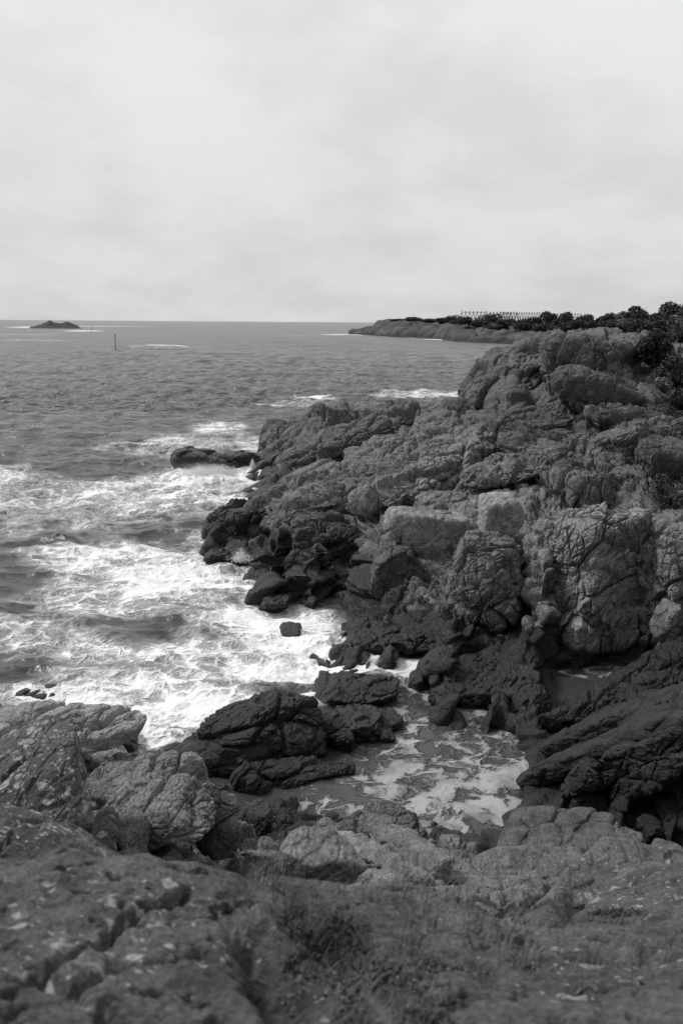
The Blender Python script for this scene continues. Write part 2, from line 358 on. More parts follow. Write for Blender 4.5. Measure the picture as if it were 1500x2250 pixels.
AZ0, AZ1, D0, D1 = math.radians(-25), math.radians(25), .75, 95
NC, NR, FR = 1150, 1850, 900
caz = np.linspace(AZ0, AZ1, 260); cld = np.linspace(math.log(D0), math.log(D1), FR)
U, Vv = np.meshgrid(caz * 2.2, cld)                     # rows = distance
Z0 = base_z(U, Vv)
def bil(az, ld, G=None):
    G = Z0 if G is None else G
    x = np.clip((az - AZ0) / (AZ1 - AZ0) * 259, 0, 258.999); y = np.clip((ld - cld[0]) / (cld[-1] - cld[0]) * (FR - 1), 0, FR - 1.001)
    i = x.astype(int); j = y.astype(int); fx = x - i; fy = y - j
    return (G[j, i] * (1 - fx) + G[j, i + 1] * fx) * (1 - fy) + (G[j + 1, i] * (1 - fx) + G[j + 1, i + 1] * fx) * fy
# normals of the base surface, on the survey grid
_dr = np.gradient(Z0, axis=0) / np.gradient(np.exp(cld))[:, None]; _da = np.gradient(Z0, axis=1) / ((caz[1] - caz[0]) * np.exp(cld))[:, None]
def base_normals(AZ, LD):
    dr, da = bil(AZ, LD, _dr), bil(AZ, LD, _da); sa, ca = np.sin(AZ), np.cos(AZ)
    nn = np.stack([-(dr * sa + da * ca), -(dr * ca - da * sa), np.ones_like(dr)], -1)
    return nn / np.linalg.norm(nn, axis=-1, keepdims=True)
# row spacing follows the slope so that steep faces get as many rows as level ground;
# the density of rows varies slowly from column to column, which keeps the quads square
def smooth_az(a, sig):
    k = np.exp(-.5 * (np.arange(-3 * sig, 3 * sig + 1) / sig) ** 2); k /= k.sum(); h = len(k) // 2
    ap = np.pad(a, ((0, 0), (h, h)), 'edge')
    return sum(k[m] * ap[:, m:m + a.shape[1]] for m in range(len(k)))
DD = np.exp(cld)[:, None] * np.ones(260)
ang = np.arctan2(H - Z0, DD)
dm = np.abs(np.diff(ang, axis=0)) * FPX + .3 * np.sqrt(np.diff(DD, axis=0) ** 2 + np.diff(Z0, axis=0) ** 2) / DD[1:] * FPX
dm = smooth_az(dm * np.where(Z0[1:] < -.45, .25, 1.0) + .02, 12)
cum = np.vstack([np.zeros(260), np.cumsum(dm, 0)])
def blobs(px, py, lst):
    r = np.zeros(px.shape)
    for x, y, rx, ry, v in lst: r = np.maximum(r, v * np.exp(-(((px - x) / rx) ** 2 + ((py - y) / ry) ** 2) ** 1.5))
    return r

SD = np.array([.38, .925, 0]); ND3 = np.array([-.552, .227, .802]); UD = np.cross(SD, ND3)
def strata_coords(p, s, a=(2.4, 1.3, .8)):
    return np.stack([p @ SD / (s * a[0]), p @ UD / (s * a[1]), p @ ND3 / (s * a[2])], -1)
def rlayer(q, s, amp, blk, crk, wgt, cw_=.09):
    F1, F2, c, c2 = vor(q)
    e = F2 - F1
    return wgt * s * (amp * .55 * (1 - np.exp(-e * 12.0)) - amp * .45 + blk * (c - .5 + .8 * c2) * sstep(0, .05, e) - crk * (1 - sstep(.0, cw_, e)))
def relief_big(p, dist, frac, calm_, smooth_k):
    """large joints: the metre sized blocks and ribs"""
    wp = np.stack([fbm(p * .9 + o, 3) for o in (0, 31.7, 77.1)], -1)
    r = rlayer(strata_coords(p + wp * .9, 4.2, (3.2, 1.3, .65)), 4.2, .14, .13, .03, sstep(11, 26, dist) * (1 - .6 * smooth_k) * calm_, .05)
    r = r + rlayer(strata_coords(p + wp * .5, 2.1, (3.6, 1.3, .7)), 2.1, .17, .22, .12, sstep(8, 22, dist) * (1 - .7 * smooth_k) * calm_ * (1 - .3 * frac))
    r = r + rlayer(strata_coords(p + wp * .3, 1.15, (3.0, 1.3, .9)), 1.15, .15, .22, .15, (sstep(3, 13, dist) * .85 + .1) * (1 - .85 * smooth_k) * (1 - .3 * frac) * (.5 + .5 * calm_))
    return r, wp
def relief(p, dist, frac, strat, smooth_k, calm_):
    """rock relief (m, along the normal): jointed blocks at several sizes, foliation ribs, grain
       frac: jointed blocks; strat: long parallel ribs; smooth_k: glacially smoothed rock"""
    r, wp = relief_big(p, dist, frac, calm_, smooth_k)
    wq = p + wp * .15
    iso = 1 / np.array([.95, .8, 1.3])
    f5, f2 = 1 - .85 * sstep(34, 60, dist), 1 - sstep(24, 40, dist)
    g = sstep(-.10, .10, fbm(p * .55 + 9, 3)); g2 = sstep(-.05, .15, fbm(p * .4 + 39, 3))
    r += rlayer(wq * iso / .66, .66, .15, .24, .27, frac * f5, .11)
    r += rlayer(wq * iso / .27, .27, .15, .14, .30, frac * g * .9 * f2, .15)
    r += rlayer(strata_coords(wq, .58, (3, 1.2, .7)), .58, .14, .16, .24, (1 - frac) * (.2 + .8 * g) * (1 - .85 * smooth_k) * (.3 + .7 * sstep(3, 9, dist)) * f5, .10)
    r += rlayer(strata_coords(wq, .21, (2.2, 1.3, .8)), .23, .14, .12, .26, (1 - frac) * g2 * g * (1 - .85 * smooth_k) * (.25 + .75 * sstep(3, 8, dist)) * f2, .14)
    rib = fbm(strata_coords(p + wp * .25, .6, (6, 2.6, .8)), 3, .5, True)
    near_ = 1.0
    q_ = (p @ ND3 + .16 * wp[:, 0] + .10 * wp[:, 1]) / .62
    r += strat * near_ * (.22 * (np.sqrt(np.abs(np.sin(math.pi * q_))) - .75) ) * sstep(11, 14, dist)
    r += (1 - smooth_k) * .05 * rib * sstep(3, 9, dist) * f2
    fine = fbm(strata_coords(p + wp * .1, .16, (2.6, 1.5, .7)), 4, .6)
    r += (.045 * (1 - .9 * smooth_k)) * fine * (.35 + .65 * sstep(2, 8, dist)) * (1 - sstep(16, 32, dist))
    r += .10 * fbm(p * .8 + 5, 3) * sstep(1.5, 12, dist)
    nr = 1 - sstep(3.5, 7, dist)                       # lumps and pits of the rock at the viewer's feet
    pit = fbm(p * 3.2 + 70, 5, .6)
    r += nr * (.045 * pit - .045 * sstep(.16, .34, fbm(p * 6.5 + 11, 3)) + .02 * fbm(p * 14 + 31, 3))
    return r
def normals(P):
    a = np.gradient(P, axis=0); b_ = np.gradient(P, axis=1)
    nn = np.cross(b_, a); nn /= np.linalg.norm(nn, axis=-1, keepdims=True) + 1e-9
    nn[nn[..., 2] < 0] *= -1
    return nn
def masks(px, py, dist):
    frac = np.clip(blobs(px, py, [(1330, 1260, 250, 190, 1), (1050, 1230, 130, 110, .9), (1480, 1150, 160, 200, .9), (1150, 1130, 120, 60, .7), (900, 980, 160, 60, .5), (700, 1100, 150, 60, .45), (960, 1300, 120, 80, .7)]), 0, 1)
    strat = np.clip(blobs(px, py, [(1400, 1640, 260, 170, 1), (1000, 1470, 220, 90, .7), (1050, 1080, 160, 60, .3), (850, 1060, 120, 60, .3), (650, 1250, 120, 70, .3)]), 0, 1) * sstep(11, 14, dist)
    smooth = np.clip((1 - sstep(4.5, 7, dist)) + blobs(px, py, [(1280, 800, 220, 100, .95), (1280, 1840, 200, 60, .9), (640, 950, 60, 40, .5), (1150, 1910, 130, 50, .8), (100, 1610, 240, 55, 1.0), (850, 1880, 130, 50, .5), (1400, 1640, 300, 180, .95), (350, 1720, 220, 90, .55)]), 0, 1)
    calm_ = 1 - .9 * np.clip(blobs(px, py, [(1000, 1470, 270, 110, 1), (800, 1380, 150, 70, .7), (1400, 1640, 300, 190, 1.0), (100, 1600, 250, 60, .9), (350, 1720, 220, 90, .6)]), 0, 1)
    return frac, strat, smooth, calm_
def surf(NC, NR, cumc, ldc):
    az = np.linspace(AZ0, AZ1, NC); nk = cumc.shape[1]
    rowld = np.empty((NR, nk))
    for k in range(nk): rowld[:, k] = np.interp(np.linspace(0, cumc[-1, k], NR), cumc[:, k], ldc if ldc.ndim == 1 else ldc[:, k])
    xi = np.linspace(0, nk - 1.001, NC); ii = xi.astype(int); ff = xi - ii
    LD = rowld[:, ii] * (1 - ff) + rowld[:, ii + 1] * ff
    AZ = np.broadcast_to(az, LD.shape); Z = bil(AZ.ravel(), LD.ravel()).reshape(LD.shape); D = np.exp(LD)
    return LD, D, np.stack([D * np.sin(AZ), D * np.cos(AZ), Z], -1)
# first a coarse pass with the large blocks, to learn where the steep faces are
LDc, Dc, Pc = surf(500, 900, cum, cld)
pxc, pyc = proj(Pc)
mk = masks(pxc.ravel(), pyc.ravel(), Dc.ravel())
rb, _ = relief_big(Pc.reshape(-1, 3), Dc.ravel(), mk[0], mk[3], mk[2])
Qc = Pc + base_normals(np.broadcast_to(np.linspace(AZ0, AZ1, 500), Dc.shape).ravel(), LDc.ravel()).reshape(Pc.shape) * rb.reshape(Dc.shape)[..., None]
qx, qy = proj(Qc); dg = np.linalg.norm(np.diff(Qc, axis=0), axis=-1) / Dc[1:] * FPX
dm2 = (np.abs(np.diff(qy, axis=0)) * .8 + .35 * dg) * np.where(Pc[1:, :, 2] < -.45, .25, 1.0)
cm = np.vstack([np.zeros(500), np.cumsum(dm2, 0)])
cmu = np.stack([np.interp(cld, LDc[:, k], cm[:, k]) for k in range(500)], 1)     # onto common distances
dm2 = smooth_az(np.diff(cmu, axis=0), 10) + .02
cum2 = np.vstack([np.zeros(500), np.cumsum(dm2, 0)])
LD, D, P = surf(NC, NR, cum2, cld)
PX, PY = proj(P)
Nn = base_normals(np.broadcast_to(np.linspace(AZ0, AZ1, NC), D.shape).ravel(), LD.ravel()).reshape(P.shape)
print('shear', np.percentile(np.abs(np.diff(LD, axis=1)) / ((AZ1 - AZ0) / (NC - 1)), [50, 90, 99, 100]))
dist = D.ravel(); pf = P.reshape(-1, 3)
px, py = PX.ravel(), PY.ravel()
frac, strat, smooth, calm_r = masks(px, py, dist)
rel = relief(pf, dist, frac, strat, smooth, calm_r)
# the main gullies and joints, followed over the surface
def hit(px_, py_):
    v = ray(px_, py_); a_ = math.atan2(v[0], v[1]); hv = math.hypot(v[0], v[1]); dd = np.exp(cld)
    zr = H + v[2] / hv * dd; zs = bil(np.full(FR, a_), cld); k = np.argmax(zs >= zr)
    return np.array([dd[k] * math.sin(a_), dd[k] * math.cos(a_), zr[k]])
_w3 = np.stack([fbm(pf * 1.3 + o, 3) for o in (3, 33, 63)], -1)
def groove(pts, wdt, depth, wob=.12, shoulder=0.0):
    global rel
    q = [hit(*p_) for p_ in pts]; q = [q[0]] + [b for a_, b in zip(q, q[1:]) if np.linalg.norm(b - a_) > .01]
    lo = np.min(q, 0) - 2.5; hi = np.max(q, 0) + 2.5
    m_ = np.all((pf > lo) & (pf < hi), 1)
    if not m_.any(): return
    x = pf[m_] + _w3[m_] * wob; dmin = np.full(len(x), 9.)
    for k in range(len(q) - 1):
        ab = q[k + 1] - q[k]; tt = np.clip(((x - q[k]) @ ab) / (ab @ ab), 0, 1)
        dmin = np.minimum(dmin, np.linalg.norm(x - q[k] - tt[:, None] * ab, axis=1))
    rel[m_] -= depth * np.exp(-(dmin / wdt) ** 2) + shoulder * np.exp(-dmin / (wdt * 2.2))
for pts in ([(1222, 1560), (1315, 1524), (1400, 1484), (1500, 1447)], [(1210, 1592), (1340, 1552), (1425, 1525), (1500, 1497), (1560, 1470)], [(1215, 1645), (1300, 1605), (1415, 1580), (1500, 1550), (1600, 1510)],
            [(1167, 1722), (1250, 1675), (1340, 1630), (1415, 1597), (1520, 1575)], [(1240, 1705), (1340, 1675), (1400, 1640), (1500, 1600), (1600, 1560)], [(1330, 1740), (1400, 1690), (1480, 1640), (1560, 1610)]): groove(pts, .10, .20, .25, .12)
for pts, w_, dp in (([(815, 1115), (790, 1180), (800, 1260), (830, 1310)], .3, .7), ([(1165, 790), (1175, 860), (1185, 930)], .6, 1.2), ([(1160, 895), (1110, 925), (1060, 930)], .5, .8), ([(885, 985), (850, 1050), (800, 1085), (740, 1130)], .3, .5),
        ([(1040, 1010), (950, 1075), (880, 1115), (820, 1150)], .25, .5), ([(935, 1050), (930, 1100)], .25, .5), ([(1185, 1085), (1160, 1130), (1172, 1250), (1180, 1400)], .14, .45), ([(1430, 1130), (1440, 1300), (1425, 1395)], .12, .45),
        ([(1250, 1230), (1250, 1410)], .12, .4), ([(1030, 1170), (1040, 1300)], .12, .35), ([(870, 1215), (872, 1290)], .12, .35), ([(820, 905), (822, 960), (880, 972)], .4, .9), ([(1120, 1065), (1300, 1098), (1345, 1078), (1430, 1095)], .2, .4),
        ([(1290, 1160), (1330, 1290), (1325, 1400)], .10, .3), ([(1180, 1260), (1300, 1210), (1430, 1180)], .08, .3), ([(1100, 1210), (1200, 1180), (1290, 1120)], .08, .25), ([(1370, 1120), (1390, 1250), (1400, 1380)], .1, .3), ([(1070, 1190), (1120, 1290), (1110, 1400)], .12, .35),
        ([(1200, 1010), (1120, 1050), (1050, 1060)], .2, .4), ([(1400, 980), (1300, 1010), (1190, 1060)], .22, .4), ([(1300, 900), (1200, 960), (1080, 1000), (990, 1020)], .35, .6), ([(700, 930), (690, 990), (640, 1030)], .3, .5), ([(760, 900), (770, 960), (740, 1010)], .25, .5),
        ([(900, 900), (905, 960)], .3, .6), ([(1280, 760), (1240, 800), (1200, 830)], .4, .5), ([(1400, 790), (1290, 830), (1220, 900)], .5, .7), ([(650, 1080), (600, 1130), (560, 1200)], .25, .4), ([(720, 1140), (660, 1200), (620, 1260)], .25, .45), ([(770, 1170), (700, 1240), (690, 1320)], .2, .4),
        ([(330, 1680), (400, 1735), (430, 1800), (440, 1880)], .05, .18), ([(510, 1720), (440, 1750), (330, 1750), (210, 1725)], .06, .16), ([(400, 1760), (350, 1810), (340, 1880)], .05, .16), ([(470, 1790), (500, 1840), (490, 1890)], .05, .16), ([(250, 1690), (330, 1720), (420, 1720)], .04, .10),
        ([(800, 1800), (860, 1850), (900, 1900), (925, 1935)], .06, .2), ([(850, 1815), (930, 1862), (995, 1905)], .06, .2), ([(760, 1850), (800, 1885), (905, 1940)], .05, .18), ([(1050, 1885), (1150, 1900), (1280, 1890)], .06, .2), ([(0, 1640), (120, 1650), (250, 1640)], .06, .2)):
    groove(pts, w_, dp * .75)
# long joints in the rock underfoot
def crackline(pts, wdt, depth):
    q = np.array([Pd(a, b_, dd)[:2] for a, b_, dd in pts]); res = np.full(len(pf), 9.)
    m_ = dist < 9; x = pf[m_][:, :2] + np.stack([fbm(pf[m_] * 3.5, 3) * .10, fbm(pf[m_] * 3.5 + 50, 3) * .10], -1); dmin = np.full(len(x), 9.)
    for k in range(len(q) - 1):
        ab = q[k + 1] - q[k]; tt = np.clip(((x - q[k]) @ ab) / (ab @ ab), 0, 1)
        dmin = np.minimum(dmin, np.hypot(*(x - q[k] - tt[:, None] * ab).T))
    res[m_] = dmin
    return -depth * np.exp(-(res / wdt) ** 2)
rel += crackline([(0, 2210, 2.15), (120, 2120, 2.5), (240, 2050, 2.8), (330, 1990, 3.05), (420, 1955, 3.25)], .018, .08) + crackline([(180, 2190, 2.25), (260, 2110, 2.55), (420, 2080, 2.7), (450, 2100, 2.65)], .024, .10)
rel += crackline([(560, 2060, 2.9), (620, 2150, 2.5), (680, 2250, 2.1)], .07, .14) + crackline([(1220, 2010, 5.2), (1270, 1930, 6.2)], .09, .3) + crackline([(900, 2250, 2.2), (820, 2120, 2.7), (700, 2030, 3.3)], .08, .14)
# cushions of moss and turf swell the near slope a little
vegm = np.clip(blobs(px, py, [(700, 2080, 160, 110, .75), (900, 2120, 160, 120, .5), (1100, 2120, 200, 90, .45), (1300, 2160, 230, 90, .48), (1150, 1990, 120, 40, .6), (60, 1630, 70, 22, .7), (720, 1960, 110, 40, .5), (860, 2230, 200, 80, .7),
    (1330, 2010, 160, 40, .35), (1350, 920, 220, 70, .68), (1180, 770, 60, 30, .75), (1480, 880, 120, 90, .75), (1300, 1000, 240, 60, .5), (1400, 790, 90, 60, .6), (1100, 980, 120, 50, .35), (850, 1340, 140, 60, .5), (1480, 1060, 80, 60, .45),
    (700, 1210, 80, 30, .3), (1180, 950, 120, 40, .45)]), 0, 1)
vegm = np.where(dist < 9, vegm * .85, vegm)
rel += vegm * (.02 + .05 * sstep(5, 30, dist)) * fbm(pf * np.where(dist < 10, 7., 2.5)[:, None], 4, .6)
# waterline and level pools: the relief is calmer where the base lies under water
rel = np.where(pf[:, 2] < -.3, rel * .5, rel)
Q = pf + Nn.reshape(-1, 3) * rel[:, None]
z = Q[:, 2]
lownoise = fbm(pf * .5 + 3, 4)
tide = blobs(px, py, [(1400, 1640, 330, 200, 1.7), (1050, 1450, 330, 120, .8), (1070, 1330, 110, 110, .8), (750, 1270, 200, 110, .8), (530, 1180, 120, 100, .7), (1180, 1420, 160, 90, .4), (640, 1110, 90, 50, .5), (690, 1000, 110, 40, .3), (590, 1830, 70, 60, 1.2)])
wet = 1 - sstep(-.1, .55, z - .35 - tide + lownoise * .5)
wet = np.where(dist < 12.5, wet * .6, wet)
lich = blobs(px, py, [(80, 1750, 160, 130, 1), (60, 1840, 180, 40, 1.2), (250, 2050, 460, 190, .95), (1400, 1960, 260, 80, .9), (420, 1800, 150, 90, .55), (1150, 1930, 120, 40, .6), (1300, 2130, 300, 110, .85), (850, 2150, 300, 120, .8), (1290, 780, 140, 60, .6), (1250, 1150, 300, 60, .35)])
tone = 1 + .75 * blobs(px, py, [(980, 1060, 330, 110, .45), (1330, 1230, 200, 130, 1), (1090, 1130, 90, 60, .8), (850, 1080, 200, 70, .5), (820, 1890, 140, 60, .9), (80, 1620, 180, 60, 1.), (350, 1690, 140, 60, .9), (950, 1000, 120, 50, .3)]) \
    - .55 * blobs(px, py, [(80, 1750, 150, 110, 1.05), (1280, 1840, 200, 60, .6), (600, 2150, 300, 120, .55), (1300, 900, 300, 110, .5), (1250, 2180, 400, 90, .2), (700, 1260, 140, 70, .7), (200, 2220, 400, 60, .4), (1180, 780, 60, 40, .5)])
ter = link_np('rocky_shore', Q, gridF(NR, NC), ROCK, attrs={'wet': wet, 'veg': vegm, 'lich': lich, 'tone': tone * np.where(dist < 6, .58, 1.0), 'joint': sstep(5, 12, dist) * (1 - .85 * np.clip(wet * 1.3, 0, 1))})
tag(ter, kind='structure')

# ------------------------------------------------------------------ the sea
NCW, NRW = 1000, 1651
azw = np.linspace(math.radians(-27), math.radians(27), NCW)
pyr = np.concatenate([[707.75], np.linspace(708.3, 900, 530, endpoint=False), np.linspace(900, 2020, 1120)])[::-1]
dw = H / np.tan(np.arctan((pyr - 1125) / FPX) + PITCH)
dw = np.clip(dw, 1, 45000); dw[-1] = 45000
AW, DW = np.meshgrid(azw, dw)
wx, wy = DW * np.sin(AW), DW * np.cos(AW)
sp = np.maximum(np.abs(np.gradient(dw))[:, None] * np.ones(NCW), DW * (azw[1] - azw[0]))
rr = np.random.RandomState(3)
dz = np.zeros_like(wx); gx = np.zeros_like(wx); gy = np.zeros_like(wx)
calm = 1 - .9 * sstep(0, 1, blobs(*proj(np.stack([wx, wy, 0 * wx], -1)), [(950, 1680, 260, 190, 1.4), (1270, 1520, 90, 90, 1.3)]))
for k in range(64):
    lam = .45 * (22 / .45) ** ((k / 63) ** 1.15); th = math.radians(200) + rr.normal() * .62
    if lam > 8: th = math.radians(195) + rr.normal() * .25
    amp = .0095 * lam ** .92 if lam < 4 else .0080 * lam ** .6
    kx, ky = math.sin(th) * 2 * math.pi / lam, math.cos(th) * 2 * math.pi / lam
    ph = kx * wx + ky * wy + rr.rand() * 6.28
    fade = sstep(1.2, .35, sp / lam * 1.0) if False else 1 - sstep(.28, .6, sp / lam)
    a_ = amp * fade * (1 + .15 * sstep(50, 110, DW)) * (1 - .6 * sstep(300, 900, DW))
    c_, s_ = np.cos(ph), np.sin(ph)
    dz += a_ * c_; gx -= a_ * .8 * math.sin(th) * s_; gy -= a_ * .8 * math.cos(th) * s_
wp_ = np.stack([wx, wy, 0 * wx], -1).reshape(-1, 3)
PWX, PWY = proj(wp_); PWX = PWX.reshape(wx.shape); PWY = PWY.reshape(wx.shape)
rough_ = blobs(PWX, PWY, [(480, 1060, 160, 50, 1), (700, 1450, 140, 40, 1), (600, 1500, 120, 40, .8), (250, 1560, 160, 40, .8), (500, 1250, 120, 60, .5), (120, 1420, 160, 40, .5), (350, 1600, 100, 40, .8)])
chop = (fbm(wp_ * 1.1, 4, .6).reshape(wx.shape) * .30 + fbm(wp_ * 3.2 + 9, 3, .6).reshape(wx.shape) * .08) * rough_ * (1 - sstep(80, 120, DW))
mound = .45 * blobs(PWX, PWY, [(440, 1040, 70, 14, 1.2), (500, 1035, 60, 16, .8), (790, 1470, 50, 16, .12), (640, 1390, 40, 14, .3), (560, 1540, 60, 30, .5)])
# a swell breaking over a shoal in the distance, and streaks of backwash
brk = .9 * blobs(PWX, PWY, [(352, 765, 62, 2.6, 1)]) * (DW < 400)
WZ = dz * calm + chop + mound + brk
P3 = np.stack([wx + gx * calm, wy + gy * calm, WZ], -1)
foam = blobs(PWX, PWY, [
    (440, 1058, 170, 34, 1.0), (540, 1055, 70, 34, 1.0), (300, 1100, 300, 50, .70), (520, 1100, 90, 40, .8), (10, 1050, 100, 36, .8), (100, 1100, 240, 60, .55),
    (470, 1190, 120, 40, .72), (300, 1225, 300, 55, .84), (200, 1210, 160, 20, .9), (430, 1280, 240, 80, .98), (250, 1310, 240, 60, .88), (560, 1370, 160, 70, .98), (620, 1430, 180, 60, 1.1),
    (770, 1462, 110, 28, 1.25), (480, 1450, 240, 70, .95), (330, 1510, 240, 44, .9), (180, 1540, 200, 34, 1.0), (420, 1560, 190, 60, 1.05), (330, 1610, 110, 50, 1.0), (600, 1480, 160, 50, 1.05),
    (150, 1420, 260, 60, .52), (60, 1370, 160, 40, .6), (680, 1370, 80, 40, .9), (640, 1350, 80, 34, .9), (200, 1560, 100, 25, 1.0), (-20, 1540, 90, 20, .6), (100, 1150, 260, 50, .42),
    (480, 940, 70, 14, .72), (300, 985, 140, 14, .50), (690, 876, 60, 8, .78), (600, 887, 50, 6, .75), (930, 866, 120, 9, .72), (1080, 812, 26, 5, .75), (430, 980, 140, 40, .55), (560, 975, 60, 20, .8), (500, 960, 60, 20, .6), (660, 890, 70, 5, .5),
    (352, 763, 62, 3.2, 1.15), (90, 719, 80, 2.0, .95), (185, 727, 50, 1.8, .85), (70, 748, 130, 2.5, .42), (310, 738, 200, 1.6, .3), (830, 735, 70, 2.2, 1.), (960, 742, 70, 2.2, .95), (60, 735, 110, 1.6, .4), (660, 738, 90, 1.6, .3), (200, 717, 160, 1.2, .55), (1000, 746, 80, 1.6, 1.), (740, 735, 40, 1.5, .8),
    (900, 1480, 60, 24, .95), (940, 1520, 90, 34, .80), (1040, 1560, 100, 36, .72), (1120, 1600, 80, 26, .5), (1000, 1640, 100, 44, .68), (1090, 1650, 90, 36, .78), (1150, 1700, 80, 54, .9), (1190, 1600, 50, 34, .9),
    (1120, 1770, 70, 44, .82), (1000, 1790, 130, 34, .74), (960, 1810, 90, 32, 1.0), (620, 1765, 170, 26, .78), (900, 1740, 140, 34, .7), (830, 1780, 130, 22, .75), (1300, 1478, 80, 16, .85), (850, 1625, 50, 24, .9), (760, 1600, 70, 20, .5), (700, 1545, 70, 20, .9),
    (980, 1690, 280, 140, .64), (870, 1570, 50, 24, .8), (-200, 1300, 200, 200, .5), (-100, 1100, 150, 60, .8)])
foam *= (1 - .55 * blobs(PWX, PWY, [(330, 1400, 120, 30, .8), (30, 1270, 90, 45, 1.1), (480, 1310, 50, 18, .7), (120, 1180, 300, 14, .5), (40, 1345, 70, 20, .6)]))
foam = np.maximum(foam, 0)
m, t, b = newmat('sea_water'); SEA = m
pos = N(t, 'ShaderNodeNewGeometry').outputs['Position']
def warp(sc, am, det=4):
    nn = N(t, 'ShaderNodeTexNoise'); nn.inputs['Scale'].default_value = sc; nn.inputs['Detail'].default_value = det; L(t, pos, nn.inputs['Vector'])
    sb = N(t, 'ShaderNodeVectorMath', operation='SUBTRACT'); L(t, nn.outputs['Color'], sb.inputs[0]); sb.inputs[1].default_value = (.5, .5, .5)
    ma = N(t, 'ShaderNodeVectorMath', operation='MULTIPLY_ADD'); L(t, sb.outputs[0], ma.inputs[0]); ma.inputs[1].default_value = (am, am, 0); L(t, pos, ma.inputs[2])
    return ma.outputs[0]
wv = warp(.55, 2.6); wv2 = warp(1.6, .9)
mpx = N(t, 'ShaderNodeMapping'); mpx.inputs['Scale'].default_value = (.75, 1.0, .2); mpx.inputs['Rotation'].default_value = (0, 0, .5); L(t, wv, mpx.inputs[0])
nA = noise(t, mpx.outputs[0], .42, 9, .6, .4); nB = noise(t, wv2, 1.7, 7, .62, .3)
e1 = voro(t, wv, .75, 'DISTANCE_TO_EDGE'); e2 = voro(t, wv2, 2.1, 'DISTANCE_TO_EDGE'); e3 = voro(t, wv2, 6, 'DISTANCE_TO_EDGE')
lc1 = MR(t, e1.outputs['Distance'], 0, .16, 1, 0); lc2 = MR(t, e2.outputs['Distance'], 0, .17, 1, 0); lc3 = MR(t, e3.outputs['Distance'], 0, .2, 1, 0)
D_ = attr(t, 'foam')
val = M(t, 'ADD', M(t, 'MULTIPLY', D_, .91), M(t, 'MULTIPLY', M(t, 'SUBTRACT', nA, .5), 1.9))
val = M(t, 'ADD', val, M(t, 'MULTIPLY', M(t, 'SUBTRACT', nB, .5), mix(t, attr(t, 'milk'), 2.4, 1.0)))
lace = M(t, 'ADD', M(t, 'MULTIPLY', lc1, .20), M(t, 'ADD', M(t, 'MULTIPLY', lc2, .22), M(t, 'MULTIPLY', lc3, .12)))
val = M(t, 'ADD', val, M(t, 'MULTIPLY', M(t, 'MULTIPLY', lace, mix(t, attr(t, 'milk'), 1.7, 1.0)), MR(t, D_, .1, .5, 0, 1)))
gate = MR(t, D_, .12, .35, 0, 1)
fm = M(t, 'MULTIPLY', MR(t, val, .58, 1.12, 0, 1), gate)
milk = M(t, 'MULTIPLY', MR(t, val, .22, 1.0, 0, 1), gate)
milk = M(t, 'MULTIPLY', milk, attr(t, 'milk'))
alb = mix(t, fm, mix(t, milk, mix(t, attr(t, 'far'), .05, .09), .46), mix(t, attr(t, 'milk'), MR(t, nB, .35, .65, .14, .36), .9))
L(t, grey(t, alb), b.inputs['Base Color'])
L(t, mix(t, fm, attr(t, 'rough'), .8), b.inputs['Roughness'])
b.inputs['IOR'].default_value = 1.333; b.inputs['Specular IOR Level'].default_value = .5
bn = M(t, 'ADD', M(t, 'MULTIPLY', noise(t, pos, 1.6, 6, .6, .2), .11), M(t, 'MULTIPLY', noise(t, pos, 9, 4, .6), .012))
mpf = N(t, 'ShaderNodeMapping'); mpf.inputs['Scale'].default_value = (.10, .22, 1); mpf.inputs['Rotation'].default_value = (0, 0, .15); L(t, pos, mpf.inputs[0])
mpm = N(t, 'ShaderNodeMapping'); mpm.inputs['Scale'].default_value = (.35, .7, 1); mpm.inputs['Rotation'].default_value = (0, 0, -.1); L(t, pos, mpm.inputs[0])
far = M(t, 'MULTIPLY', M(t, 'ADD', M(t, 'MULTIPLY', noise(t, mpf.outputs[0], 1.0, 5, .65, .2), .8), M(t, 'MULTIPLY', noise(t, mpm.outputs[0], 1.0, 4, .65, .2), 1.0)), attr(t, 'far'))
hh = M(t, 'ADD', M(t, 'MULTIPLY', bn, attr(t, 'bumpy')), M(t, 'ADD', far, M(t, 'MULTIPLY', fm, M(t, 'ADD', .03, M(t, 'MULTIPLY', nB, .12)))))
bp = N(t, 'ShaderNodeBump'); bp.inputs['Strength'].default_value = 1; bp.inputs['Distance'].default_value = 1; L(t, hh, bp.inputs['Height']); L(t, bp.outputs[0], b.inputs['Normal'])
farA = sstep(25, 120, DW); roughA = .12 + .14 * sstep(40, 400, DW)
milkA = 1 - .95 * (1 - sstep(np.where(PWX > 1150, 23.2, 20.8), np.where(PWX > 1150, 24.5, 22.4), DW)) * sstep(480, 560, PWX) * (1 - (1 - sstep(760, 800, PWX)) * sstep(18.6, 19.2, DW))
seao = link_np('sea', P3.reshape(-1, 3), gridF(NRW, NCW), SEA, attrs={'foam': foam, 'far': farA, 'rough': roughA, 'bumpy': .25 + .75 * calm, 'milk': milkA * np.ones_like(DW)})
tag(seao, kind='structure')

